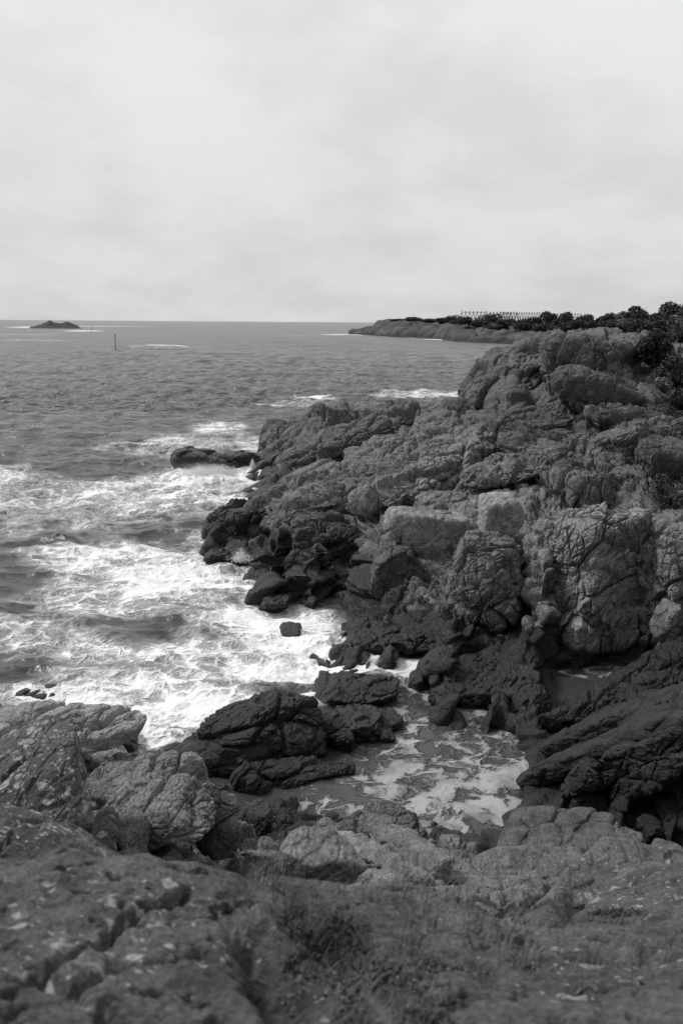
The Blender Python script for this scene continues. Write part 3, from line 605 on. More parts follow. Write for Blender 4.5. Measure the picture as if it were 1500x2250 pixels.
# ------------------------------------------------------------------ loose and single rocks
def cube_sphere(n):
    g = np.tan(np.linspace(-1, 1, n) * math.pi / 4); a, b_ = np.meshgrid(g, g); o = np.ones_like(a)
    V = []; F = []; k = 0
    for X in ((o, a, b_), (-o, -a, b_), (-a, o, b_), (a, -o, b_), (a, b_, o), (-a, b_, -o)):
        q = np.stack(X, -1).reshape(-1, 3); V.append(q); F.append(gridF(n, n)[:, :] + k); k += n * n
    V = np.concatenate(V); V /= np.linalg.norm(V, axis=1)[:, None]
    key = np.round(V, 5); _, idx, inv = np.unique(key, axis=0, return_index=True, return_inverse=True)
    inv = np.asarray(inv).ravel()
    return V[idx], inv[np.concatenate(F)]
def rock(label, x0, x1, ytop, ybase, zb=0.0, ly=None, yaw=0.0, seed=0, block=.5, tilt=0.0, roll=0.0, wetk=None, tone_=1.0, lich_=.2, rough=.6, frac_=.2, cat='rock', group=None, name='rock', sink=.35, smooth_=.4, joint=None, tide_=0.0, fs=1.0, veg_=0.0, axis=None):
    r_ = np.random.RandomState(seed + 100)
    front = Pz((x0 + x1) / 2, ybase, zb); d = math.hypot(front[0], front[1])
    hw = (x1 - x0) / 2 / FPX * d / math.cos(PITCH)
    ly = ly or hw * 1.1
    pt = Pz((x0 + x1) / 2, ytop, zb)              # a low rock seen from above ends where its back edge meets the ground
    if pt[1] > 0 and ray((x0 + x1) / 2, ytop)[2] < 0: ly = min(ly, max(.56 * (math.hypot(pt[0], pt[1]) - d), .3 * hw))
    dc = d + ly * .75
    c2 = Pd((x0 + x1) / 2, ytop, dc); ztop = c2[2]; zb = min(zb, ztop - .15 * hw); h = max(ztop - zb, .08)
    zc = zb + h * sink; hz = ztop - zc
    hw *= dc / d
    n = int(np.clip((x1 - x0 + ybase - ytop) / 2.2 * (.55 if frac_ <= .5 else 1.0), 14, 210))
    u, F = cube_sphere(n)
    # faces of a blunt block: a soft minimum over planes
    npl = 13; nn = r_.normal(size=(npl, 3)); nn /= np.linalg.norm(nn, axis=1)[:, None]; hh = .82 + .3 * r_.rand(npl)
    nn = np.vstack([nn, np.eye(3), -np.eye(3)]); hh = np.append(hh, [1, 1, .97, 1, 1, 1])
    p = max(3.2, 9 + 22 * block)
    rad = (np.maximum(u @ nn.T, 0) / hh) ** p
    rad = rad.sum(1) ** (-1 / p)
    rad = np.minimum(rad, 1.35)
    V = u * rad[:, None]
    V /= np.abs(V).max(0) * .985
    V *= np.array([hw, ly, hz])
    cy_, sy_ = math.cos(tilt), math.sin(tilt); V = V @ np.array([[cy_, 0, sy_], [0, 1, 0], [-sy_, 0, cy_]])
    V *= np.array([hw, ly, hz]) / np.abs(V).max(0)
    cr, sr = math.cos(yaw), math.sin(yaw); V = V @ np.array([[cr, -sr, 0], [sr, cr, 0], [0, 0, 1]]).T
    if axis is not None:                  # a long rib lying between two points
        A_, B_, thick, wide = axis; ax = (B_ - A_); Lh = np.linalg.norm(ax) / 2; ax = ax / (2 * Lh); pv = np.cross([0, 0, 1], ax); pv /= np.linalg.norm(pv); uv = np.cross(ax, pv)
        hw, ly, hz = Lh, wide, thick; V = u * rad[:, None]; V /= np.abs(V).max(0); n_ = V / np.array([hw, ly, hz]); V = V * np.array([hw, ly, hz]); Mx = np.stack([ax, pv, uv]); V = V @ Mx
        cm_ = (A_ + B_) / 2; c2 = cm_; zc = cm_[2]
    W = V + np.array([c2[0], c2[1], zc]); size = (hw * hz * ly) ** (1 / 3)
    nrm = V / np.array([hw, ly, hz]) ** 2 if axis is None else n_ @ Mx; nrm /= np.linalg.norm(nrm, axis=1)[:, None]
    q = W + seed * 3.7
    wpp = np.stack([fbm(q * .9 / size + o, 3) for o in (0, 31.7)], -1); wpp = np.concatenate([wpp, wpp[:, :1]], 1) * size * .2
    F1, F2, cc, c2_ = vor(strata_coords(q + wpp, size * .75, (1.8, 1.1, .8))); e = F2 - F1
    rl = rough * size * (.10 * (1 - np.exp(-e * 6)) + .14 * (cc - .5 + c2_) * sstep(0, .07, e) - .06 * (1 - sstep(0, .08, e)))
    F1, F2, cc, c2_ = vor(strata_coords(q + wpp * .5, size * .3, (2.2, 1.2, .8))); e = F2 - F1
    rl += rough * size * .3 * (.12 * (1 - np.exp(-e * 6)) + .25 * (cc - .5 + c2_) * sstep(0, .08, e) - .12 * (1 - sstep(0, .10, e))) * (1 - smooth_)
    rl += size * .07 * fbm(q / size * 1.3, 4) + size * .035 * fbm(strata_coords(q, size * .2, (2.5, 1.4, .7)), 4, .6)
    rl -= rough * size * .09
    if frac_ > .5:
        iso_ = 1 / np.array([.95, .8, 1.3]); wq_ = W + np.stack([fbm(W * .9 + o, 3) for o in (0, 31.7, 77.1)], -1) * .15
        g_ = sstep(-.12, .12, fbm(W * .8 / fs, 3))
        rl += frac_ * (rlayer(strata_coords(wq_, 1.1 * fs, (1.9, 1.1, .8)), 1.1 * fs, .14, .22, .14, 1.0, .07) + rlayer(wq_ * iso_ / (.42 * fs), .42 * fs, .14, .26, .20, .35 + .65 * g_, .10) + rlayer(strata_coords(wq_, .19 * fs, (1.6, 1.2, .8)), .19 * fs, .14, .14, .22, g_, .14))
    W = W + nrm * rl[:, None]
    if axis is None: W[:, 2] = zc + (W[:, 2] - zc) * hz / max(W[:, 2].max() - zc, 1e-3)
    sc_ = 1 if axis is not None else min(1.15, max(.75, hw * 2 / np.ptp(W[:, 0] * math.cos(0)))); W[:, :2] = c2[:2] + (W[:, :2] - c2[:2]) * sc_
    z_ = W[:, 2]
    if wetk is None: wt = 1 - sstep(-.1, .55, z_ - .35 - tide_ + fbm(W * .5 + 3, 3) * .5)
    else: wt = np.full(len(W), wetk)
    org = W[:, :].mean(0); org[2] = z_.min()
    o = link_np(name, W - org, F, ROCK, attrs={'wet': wt, 'veg': np.full(len(W), veg_) + (veg_ > 0) * .8 * fbm(W * .6, 3), 'lich': np.full(len(W), lich_), 'tone': np.full(len(W), tone_), 'joint': np.full(len(W), joint if joint is not None else (.7 if size > .5 else .3))})
    o.location = org
    tag(o, label, cat, group)
    return o
GS = 'dark wet rocks of the skerry'
rock('flat layered rock at the back of the skerry beside white surf', 680, 884, 1488, 1560, 0, .95, -.1, 4, .6, -.05, wetk=.95, rough=1, group=GS, joint=.15, smooth_=.2)
rock('low broken rock between the dome and the small square blocks', 730, 850, 1555, 1626, 0, .8, .2, 5, .6, 0, wetk=1, rough=1.1, group=GS, joint=.15, smooth_=.2)
rock('small square black block at the right end of the skerry', 812, 888, 1570, 1606, 0, .45, .1, 6, .8, 0, wetk=1, rough=1, group=GS, joint=.15)
rock('small dark block sitting low in the pool at the right tip of the skerry', 815, 870, 1604, 1634, 0, .3, .2, 7, .7, 0, wetk=1, rough=.9, group=GS, joint=.15)
rock('small knob of black rock at the upper left foot of the dome', 470, 515, 1565, 1612, 0, .3, .1, 8, .5, 0, wetk=1, rough=.7, group=GS, joint=.15)
rock('rounded black rock washed by a wave off the point', 360, 492, 980, 1046, 0, 2.4, .3, 11, -.2, -.2, wetk=1, rough=.6, smooth_=.5)
rock('low dark boulder between the washed rock and the angular ledge', 487, 575, 990, 1034, 0, 1.3, .1, 12, .4, .1, wetk=1, rough=.6)
rock('big angular dark ledge standing over the surf at the point', 566, 730, 917, 1034, 0, 3.6, .25, 13, .9, .05, wetk=.35, rough=.4, tone_=.85, frac_=.8, fs=2.6, smooth_=.8, sink=.3)
rock('jointed ledge just behind the angular one on the far ridge', 690, 840, 893, 985, .8, 3.0, -.2, 14, .8, .05, wetk=.15, rough=.4, tone_=1.0, frac_=.9, fs=2.2)
rock('broken upright ledge near the middle of the far ridge', 820, 905, 900, 975, 1.2, 2.2, .3, 15, .8, 0, wetk=.05, rough=.4, tone_=1.15, frac_=.9, fs=1.8)
rock('squat rounded tooth of rock at the foot of the tall hill', 972, 1040, 871, 925, 2.3, 1.6, .2, 16, .5, 0, wetk=.15, rough=.5, tone_=.8, smooth_=.8)
rock('pale smooth boulder, the lightest, perched at the top of the cliff', 1046, 1142, 1080, 1166, 2.75, .55, .15, 17, .5, .12, wetk=0, rough=.25, tone_=1.9, joint=.1, smooth_=.9, sink=.4)
rock('long rounded slab resting below the pale boulder', 838, 1040, 1110, 1212, 1.75, 1.0, .2, 18, .1, -.2, wetk=0, rough=.35, tone_=1.5, joint=.3, smooth_=.8, sink=.4)
rock('rounded lump just above the long slab', 910, 1030, 1078, 1125, 2.1, .9, .1, 19, .45, 0, wetk=0, rough=.8, tone_=1.1, smooth_=.3)
rock('tall split block leaning under the long slab', 808, 905, 1200, 1300, .75, .6, .1, 20, .6, -.1, wetk=.45, rough=.7, tone_=.7, smooth_=.7)
rock('bulging jointed cliff, palest and most cracked rock face right of the centre', 1150, 1440, 1098, 1435, .2, 1.7, .2, 71, .1, .10, wetk=None, rough=.3, tone_=1.5, frac_=1.0, smooth_=.5, sink=.4, lich_=.1, tide_=-.1)
rock('cracked buttress cut off by the right edge above the ribbed rock', 1425, 1640, 1120, 1400, .9, 1.4, .1, 72, .2, .05, wetk=None, rough=.3, tone_=1.3, frac_=.9, smooth_=.5, sink=.4, lich_=.1, tide_=0)
rock('darker broken buttress left of the pale cliff, below the perched boulder', 985, 1175, 1165, 1400, .45, 1.4, -.1, 73, .2, -.10, wetk=None, rough=.3, tone_=1.0, frac_=.9, smooth_=.5, sink=.4, lich_=.05, tide_=.35)
rock('wide low shelf of dark weedy rock beside the brightest surf', 735, 975, 1378, 1446, -.05, 2.3, .1, 74, .6, 0, wetk=.95, rough=.5, frac_=.6, joint=.1)
rock('low layered dark shelf between the pool and the cliff foot', 925, 1190, 1452, 1556, -.05, 1.7, -.08, 75, .7, .03, wetk=1, rough=.5, frac_=.6, joint=.1)
rock('round dark rocks at the end of the layered shelf', 1090, 1215, 1512, 1600, -.05, .8, .2, 76, .2, 0, wetk=1, rough=.9, joint=.1)
rock('dark block wedged at the bottom of the jointed cliff', 1330, 1398, 1318, 1412, .6, .4, .1, 21, .8, .05, wetk=.3, rough=.5, tone_=1.0, smooth_=.8)
rock('narrow pillar of rock left of the wedged block', 1270, 1330, 1330, 1420, .45, .4, .1, 22, .8, -.05, wetk=.4, rough=.7, tone_=.9)
rock('tilted wedge of rock at the right end of the cliff foot', 1435, 1500, 1318, 1395, 1.2, .4, .1, 23, .8, -.3, wetk=.2, rough=.5, tone_=.9, smooth_=.8)
rock('dark boulder half sunk in the surf under the point', 560, 606, 1252, 1296, 0, .5, .1, 24, .4, 0, wetk=1, rough=.6)
rock('low black reef at the waterline beneath the dark face', 572, 640, 1306, 1338, 0, .7, .1, 25, .6, 0, wetk=1, rough=1.2)
rock('small black rock under the splash at the point', 448, 508, 1205, 1240, 0, .7, .1, 26, .5, 0, wetk=1, rough=1)
rock('submerged rounded rock with surf pouring over it', 612, 668, 1374, 1412, -.05, .5, .1, 27, .3, 0, wetk=1, rough=.4, smooth_=.9)
rock('small square dark rock in the surf left of the skerry', 222, 308, 1602, 1650, 0, .45, .2, 28, .8, 0, wetk=1, rough=.6)
rock('flat dark rock awash near the left shore', 135, 232, 1558, 1592, -.05, .7, .1, 29, .4, 0, wetk=1, rough=.9)
rock('thin dark ledge awash beside the pale left shore', 155, 200, 1600, 1626, 0, .5, .1, 30, .4, 0, wetk=1, rough=.5)
rock('dark reef barely breaking the foam near the left edge', 20, 170, 1500, 1545, -.12, 1.3, .1, 31, .3, 0, wetk=1, rough=1)
GR_ = 'dark boulders at the right edge of the pool'
rock('rounded black boulder touching the pool on the right', 1148, 1266, 1712, 1778, 0, .55, .1, 32, .4, .05, wetk=1, rough=.5, group=GR_, joint=.15, smooth_=.6)
rock('egg shaped dark boulder behind the cracked slab', 1245, 1338, 1713, 1795, .2, .45, -.2, 33, .3, .2, wetk=.85, rough=.45, group=GR_, joint=.15, smooth_=.6)
rock('dark boulder right of the egg shaped one', 1335, 1440, 1755, 1835, .35, .5, .1, 34, .5, .1, wetk=.8, rough=.9, group=GR_, joint=.15)
rock('black boulder at the right edge of the picture below the ribbed rock', 1440, 1545, 1735, 1822, .7, .5, .1, 35, .4, .1, wetk=.8, rough=.6, group=GR_, joint=.15)
rock('small dark stone lying between two larger boulders', 1405, 1470, 1800, 1856, .5, .3, .1, 36, .5, .1, wetk=.8, rough=.6, group=GR_, joint=.15)
rock('broad cracked slab sloping down to the pool', 1085, 1368, 1788, 1905, .75, 1.0, -.25, 37, .05, .22, wetk=.3, rough=.8, tone_=.6, smooth_=.9, lich_=.1, joint=.2)
rock('square rock at the right end of the cracked slab', 1358, 1424, 1836, 1902, 1.0, .35, .1, 38, .8, .05, wetk=.2, rough=.4, tone_=.75, smooth_=.8)
rock('low squarish stone beside the right foreground rock', 1424, 1512, 1866, 1915, 1.1, .35, .1, 39, .8, .05, wetk=.1, rough=.4, tone_=.75, smooth_=.8)
rock('pale rounded ledge in front of the cracked slab', 1030, 1290, 1868, 1935, 1.9, .9, -.1, 40, .3, .15, wetk=0, rough=.5, tone_=.8, smooth_=.7, lich_=.5)
rock('dark upright block in the cleft beside the pool', 540, 602, 1772, 1856, .35, .35, .1, 41, .8, .05, wetk=.8, rough=.5)
rock('small black stones heaped at the mouth of the cleft', 596, 655, 1778, 1832, .0, .35, .1, 42, .6, .05, wetk=1, rough=1.2)
rock('huge rounded rock covered in pale lichen spots on the left', -130, 196, 1640, 1880, 4.35, .95, .25, 43, .35, .22, wetk=0, rough=.35, tone_=.55, smooth_=.9, lich_=1.15, sink=.4)
rock('rounded dark boulder tucked under the left rocks', 192, 262, 1806, 1882, 3.9, .35, .1, 44, .5, .05, wetk=.1, rough=.35, tone_=.65, smooth_=.8, lich_=.7)
rock('humped boulder left of the lumpy rock face', 245, 330, 1800, 1878, 3.8, .4, .1, 45, .5, -.05, wetk=0, rough=.4, tone_=.75, smooth_=.7, lich_=.5)
rock('rounded foreground rock at the right, mottled with lichen', 1245, 1580, 1888, 2010, 4.35, 1.1, -.1, 46, .35, .05, wetk=0, rough=.4, tone_=.7, smooth_=.85, lich_=.7, sink=.45)
def outcrop(label, x0, x1, yt, yb, ly, seed, **kw):
    g0 = hit((x0 + x1) / 2, yb)
    kw.setdefault('frac_', .9); kw.setdefault('rough', .4); kw.setdefault('block', .1); kw.setdefault('smooth_', .6); kw.setdefault('sink', .3); kw.setdefault('joint', .6)
    return rock(label, x0, x1, yt, yb, g0[2] - .15, ly, kw.pop('yaw', -.38), seed, name='outcrop', cat='outcrop', **kw)
def rib(label, p0, p1, thick, seed, wide=1.5, up=.2, **kw):
    A_, B_ = (hit(*p0) if len(p0) == 2 else Pz(*p0)), (hit(*p1) if len(p1) == 2 else Pz(*p1)); d_ = math.hypot(*(A_ + B_)[:2]) / 2; th = thick / 2 / FPX * d_
    A_[2] += th * up; B_[2] += th * up
    kw.setdefault('frac_', .7); kw.setdefault('rough', .5); kw.setdefault('block', .1); kw.setdefault('smooth_', .5); kw.setdefault('joint', .1)
    x0, x1 = sorted((p0[0], p1[0])); y0, y1 = sorted((p0[1], p1[1]))
    return rock(label, x0, x1, y0 - 40, y1 + 40, 0, 1, 0, seed, name='rock_rib', cat='rock rib', axis=(A_, B_, th, th * wide), **kw)
GE = 'long slanting slabs of bedrock across the slope above the surf'
MS = dict(wide=1.9, group=GE, joint=.7, block=.25, up=.15, smooth_=.7, rough=.45)
rib('dark slanting slab running inland from the leftmost point', (480, 1178), (720, 1072), 74, 131, wetk=.7, tone_=.8, fs=1.3, **MS)
rib('grey slanting slab behind the point, between two darker ones', (600, 1170), (850, 1048), 76, 132, wetk=.3, tone_=.95, fs=1.5, **MS)
rib('dark slab just behind the sea edge of the angular ledge', (625, 1035), (860, 940), 66, 133, wetk=.35, tone_=.85, fs=1.6, **MS)
rib('pale slanting slab in the middle of the slope left of the hill', (740, 1068), (975, 955), 70, 134, wetk=.05, tone_=1.2, fs=1.7, **MS)
rib('palest long slab, reaching from the big rounded slab up towards the hill', (815, 1120), (1035, 990), 76, 135, wetk=0, tone_=1.4, fs=1.6, **MS)
rib('grey slab ending in a step below the hill foot', (905, 1062), (1110, 948), 66, 136, wetk=0, tone_=1.1, fs=1.7, **MS)
rib('grey slab directly above the perched pale boulder', (1075, 1068), (1330, 985), 66, 137, wetk=0, tone_=1.05, fs=1.7, **MS)
rib('mossy slab crossing the upper slope under the hill', (1070, 980), (1340, 882), 70, 138, wetk=0, tone_=.8, fs=2.0, veg_=.35, **MS)
rib('mossy slab reaching the right edge above the cracked cliff', (1200, 1040), (1540, 930), 76, 139, wetk=0, tone_=.85, fs=1.9, veg_=.35, **MS)
rib('bare tapering hill knob sloping down to the left, beside the smooth whaleback', (1062, 905, 2.6), (1195, 800, 5.0), 150, 140, wide=1.4, wetk=.1, tone_=.8, fs=3.0, joint=.8, block=.15, up=0, frac_=.6)
SK = dict(wetk=1, joint=.1, group=GS, up=0, smooth_=.5)
rib('highest wet black hump of the skerry in the middle of the cove', (395, 1655, .1), (715, 1590, .45), 150, 121, wide=1.15, fs=1.0, frac_=.55, **SK)
rib('steep black ridge crest along the top of the wet skerry', (455, 1628, .2), (668, 1548, .62), 84, 122, wide=1.0, fs=.9, frac_=.6, **SK)
rib('long sloping tongue of black rock at the left end of the skerry', (318, 1695, -.05), (590, 1648, .2), 90, 123, wide=1.2, fs=1.0, frac_=.5, **SK)
rib('low flat black slab along the front waterline of the skerry', (500, 1708, 0), (782, 1700, 0), 56, 124, wide=1.5, fs=.9, frac_=.6, **SK)
rib('black shoulder stepping down from the hump towards the square blocks', (620, 1572, .45), (785, 1632, .1), 84, 125, wide=1.0, fs=.8, frac_=.7, **SK)
GB = 'long dark ribs of rock on the right side of the pool'
rib('uppermost dark rib of rock beneath the cliff foot puddle', (1245, 1560), (1540, 1432), 56, 101, wetk=.85, fs=.6, group=GB)
rib('second dark rib from the cliff, slanting down to the channel', (1205, 1606), (1540, 1475), 56, 102, wetk=.9, fs=.6, group=GB)
rib('longest dark rib, its tip reaching into the middle of the pool edge', (1190, 1655), (1560, 1510), 62, 103, wetk=.95, fs=.5, group=GB, frac_=.5)
rib('smooth dark rib ending where the foam gathers thickest', (1158, 1722), (1560, 1560), 66, 104, wetk=.95, fs=.5, group=GB, frac_=.5)
rib('thick dark rib above the egg shaped boulder', (1225, 1738), (1580, 1600), 76, 105, wetk=.9, fs=.5, group=GB, frac_=.6)
rib('lumpy rib at the right edge above the last black boulder', (1330, 1752), (1600, 1668), 90, 106, wetk=.85, fs=.6, group=GB, frac_=.8)
rib('pale smooth rib slanting down from the tip of the middle ridge', (815, 1812), (985, 1925), 62, 107, wetk=0, tone_=1.05, fs=.35, frac_=.35, joint=.3, lich_=.5)
rib('second pale rib left of the first, with a dark cleft between them', (735, 1846), (935, 1940), 58, 108, wetk=0, tone_=1.2, fs=.3, frac_=.5, joint=.3, lich_=.4)
outcrop('pale weathered hump at the left end of the middle ridge', 590, 800, 1838, 1935, 1.1, 109, wetk=0, tone_=1.2, fs=.32, frac_=.5, yaw=.5, joint=.3, lich_=.5)
outcrop('low dark knob at the tip of the middle ridge by the water', 735, 905, 1786, 1846, .8, 110, wetk=.35, tone_=.8, fs=.4, frac_=.7, yaw=0, joint=.2)
outcrop('large lumpy rock face left of the narrow cleft', 205, 500, 1690, 1890, 1.5, 111, wetk=0, tone_=1.15, fs=.5, frac_=.7, yaw=.3, joint=.2, tilt=.15, lich_=.6, sink=.4)
outcrop('smaller knobbly rock at the rim of the narrow cleft', 395, 532, 1722, 1892, .6, 112, wetk=.05, tone_=.85, fs=.4, frac_=.9, yaw=.3, joint=.2, tilt=.1, lich_=.5, sink=.4)
outcrop('pale flat topped rock sloping into the surf at the left edge', -110, 325, 1572, 1680, 1.6, 113, wetk=0, tone_=1.75, fs=.8, frac_=.6, yaw=.15, joint=.3, tilt=.12, lich_=.2, sink=.3)
outcrop('dark domed outcrop at the leftmost point of the shore', 462, 640, 1092, 1212, 3.0, 81, wetk=.75, tone_=.8, fs=1.3, tilt=-.25)
outcrop('long pale ridge of rock rising behind the domed point', 660, 860, 1040, 1140, 4.5, 82, wetk=.1, tone_=1.2, fs=1.6, tilt=-.2)
outcrop('dark humped outcrop between the point and the big slab', 640, 800, 1125, 1230, 1.8, 83, wetk=.6, tone_=.8, fs=1.3, tilt=-.25)
outcrop('steep black rock face dropping into the surf below the slab', 620, 800, 1195, 1328, 1.4, 84, wetk=.9, tone_=.6, fs=1.1, tilt=-.25, block=.3)
outcrop('pale ribbed ridge running up from the slab towards the hill', 835, 1010, 985, 1085, 5.0, 85, wetk=0, tone_=1.25, fs=1.7, tilt=-.2)
outcrop('broad grey outcrop directly behind the perched pale boulder', 1010, 1180, 1000, 1085, 4.0, 86, wetk=0, tone_=.95, fs=1.7, tilt=-.15)
outcrop('wide low outcrop crowning the pale cracked cliff', 1170, 1430, 1015, 1108, 3.2, 87, wetk=0, tone_=.95, fs=1.5, tilt=-.1, veg_=.35)
outcrop('dull mossy outcrop at the right edge above the cliff', 1380, 1600, 960, 1060, 4.0, 88, wetk=0, tone_=.8, fs=1.7, tilt=-.1, veg_=.45)
outcrop('mossy rounded outcrop in the middle of the upper slope', 1080, 1290, 925, 1010, 5.5, 89, wetk=0, tone_=.8, fs=2.0, tilt=-.15, veg_=.42)
outcrop('long mossy outcrop under the dark bushes on the right', 1270, 1500, 880, 960, 6.0, 90, wetk=0, tone_=.75, fs=2.2, tilt=-.1, veg_=.45)
outcrop('smooth whaleback of rock right of the tall hill knob', 1175, 1415, 722, 880, 7.0, 91, wetk=0, tone_=.85, fs=3.2, tilt=-.2, frac_=.55, lich_=.5, sink=.25, veg_=.3, yaw=-.3)
outcrop('lower sloping shoulder of the hill, streaked and mossy', 1200, 1480, 800, 925, 6.0, 92, wetk=0, tone_=.75, fs=2.6, tilt=-.25, frac_=.6, veg_=.35, yaw=-.3)
for k, (a, b_, c_, e_, zb) in enumerate(((985, 1010, 1010, 1040, 2.1), (820, 875, 962, 990, 1.2), (750, 800, 980, 1010, 1.2), (1085, 1120, 935, 952, 2.6), (1020, 1055, 1004, 1030, 2.3), (640, 705, 1088, 1150, 1.0), (1130, 1160, 1060, 1085, 2.5))):
    rock(['small upright pale stone in the middle of the slope', 'flat pale block low on the far ridge', 'flat grey block at the inner foot of the far ridge', 'light stone at the foot of the hill hollow',
          'square pale boulder beside the upright stone', 'domed dark boulder above the point', 'little stone just above the pale boulder'][k], a, b_, c_, e_, zb, None, .2 * k, 60 + k, .8, .05, wetk=.1 if k != 5 else .6, rough=.5, tone_=1.25 if k != 5 else .8)

# ------------------------------------------------------------------ islet, headland and its things
def patch(name, azr, dr, na, nd, hf, mat, attrs, label=None, cat=None, kind=None):
    a = np.linspace(*azr, na); d = np.exp(np.linspace(math.log(dr[0]), math.log(dr[1]), nd)); A_, D_2 = np.meshgrid(a, d)
    x, y = D_2 * np.sin(A_), D_2 * np.cos(A_); z_ = hf(A_, D_2, x, y)
    V = np.stack([x, y, z_], -1).reshape(-1, 3)
    o = link_np(name, V, gridF(nd, na), mat, attrs=attrs(V)); tag(o, label, cat, kind=kind); return o
def azp(px): v = ray(px, 730); return math.atan2(v[0], v[1])
isl_d = math.hypot(*Pz(122, 719, 0)[:2]) if Pz(122, 719, 0)[1] > 0 else 1100
isl_d = min(isl_d, 1000)
def isl(A_, D_2, x, y):
    ztop = lambda px_, py_: Pd(px_, py_, isl_d)[2]
    u_ = (A_ - azp(65)) / (azp(181) - azp(65)); prof = np.interp(u_, [0, .08, .2, .38, .5, .58, .7, .8, .9, 1.0], [0, .25, .45, 1, .75, .6, .95, .75, .45, 0])
    dep = np.exp(-((D_2 - isl_d - 30) / 26) ** 2)
    p3 = np.stack([x, y, 0 * x], -1).reshape(-1, 3)
    F1, F2, cc, _ = vor(p3 / 7); e = (F2 - F1).reshape(x.shape); rg = fbm(p3 / 9, 5, .6).reshape(x.shape)
    return (ztop(112, 706.0) * prof * dep * (1 + .35 * rg) + (e - .2) * 1.6 * (prof > .02) * dep) - 1.2 * (1 - dep) - (prof <= 0) * 1.5
patch('islet', (azp(55), azp(190)), (isl_d - 40, isl_d + 110), 160, 90, isl, ROCK, lambda V: {'wet': 0 * V[:, 0], 'veg': 0 * V[:, 0], 'lich': 0 * V[:, 0], 'tone': 0 * V[:, 0] + .16, 'joint': 0 * V[:, 0]},
      'low dark rocky islet with two humps far out on the sea', 'islet')
coast = lambda px_: np.interp(px_, [700, 765, 800, 870, 960, 1000, 1050, 1130, 1250, 1400, 1700], [900, 690, 640, 560, 505, 440, 415, 400, 330, 250, 200])
def headh(A_, D_2, x, y):
    px_ = proj(np.stack([x, y, 0 * x + 5], -1))[0]
    dc = coast(px_) + 14 * fbm(np.stack([x / 40, y / 40, 0 * x], -1).reshape(-1, 3), 4).reshape(x.shape)
    tt = D_2 - dc
    top = np.interp(px_, [760, 800, 818, 830, 900, 960, 1050, 1200, 1500], [0, 3.0, 4.2, 8.6, 9.0, 8.5, 7.5, 7.5, 8.5])
    p3 = np.stack([x, y, 0 * x], -1).reshape(-1, 3)
    rg = fbm(p3 @ np.array([[.8, -.6, 0], [.6, .8, 0], [0, 0, 1]]) / np.array([9, 30, 9]), 5, .6, True).reshape(x.shape)
    F1, F2, cc, _ = vor(p3 / np.array([12, 16, 9])); bl = ((1 - np.exp(-4 * (F2 - F1))) * 1.4 + (cc - .5) * 1.2).reshape(x.shape)
    z_ = top * (.45 * sstep(0, 22, tt) + .55 * sstep(20, 110, tt)) + (rg * 2.2 + bl * 1.6 - 1.4) * sstep(-4, 12, tt) * (1 - .5 * sstep(60, 150, tt)) - 2.5 * sstep(3, -10, tt)
    z_ = np.where(px_ < 765, -3, z_)
    return z_ - 14 * sstep(850, 1000, D_2)
def hattr(V):
    q = fbm(V / 14 + 3, 4); px_, py_ = proj(V)
    inl = np.sqrt(V[:, 0] ** 2 + V[:, 1] ** 2) - coast(px_)
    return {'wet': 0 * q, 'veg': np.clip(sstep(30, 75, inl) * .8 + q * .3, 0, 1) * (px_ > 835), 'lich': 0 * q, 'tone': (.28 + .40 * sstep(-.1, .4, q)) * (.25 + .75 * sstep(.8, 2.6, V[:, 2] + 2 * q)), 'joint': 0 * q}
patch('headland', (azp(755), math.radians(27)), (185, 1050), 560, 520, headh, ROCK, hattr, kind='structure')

def marker(px_, ytop, ybase, label, r_):
    b0 = Pz(px_, ybase, 0); dd = math.hypot(b0[0], b0[1]); t0 = Pd(px_, ytop, dd)
    e_ = empty('marker_pole', (b0[0], b0[1], 0), label, 'marker pole', 'marker poles standing in the sea')
    V, F = tube([(0, 0, -2), (0, 0, t0[2] * .6), (0, 0, t0[2])], [r_, r_ * .9, r_ * .75], 10); mb = MB(); mb.add(V, F)
    mb.build('pole', POLE, e_)
    V, F = tube([(0, 0, -1), (0, 0, .25), (0, 0, .32)], [r_ * 2.0, r_ * 1.8, r_ * .5], 10); mb = MB(); mb.add(V, F); mb.build('foot', POLE, e_)
    V, F = tube([(0, 0, t0[2] - .5), (0, 0, t0[2] - .45), (0, 0, t0[2] + .05), (0, 0, t0[2] + .1)], [r_ * .8, r_ * 1.25, r_ * 1.25, r_ * .3], 10); mb = MB(); mb.add(V, F); mb.build('cap', POLE, e_)
marker(254, 735, 768, 'thin dark marker pole standing upright in the open sea', .11)
marker(202, 715.5, 729, 'smaller faint marker pole in the sea close to the islet', .16)

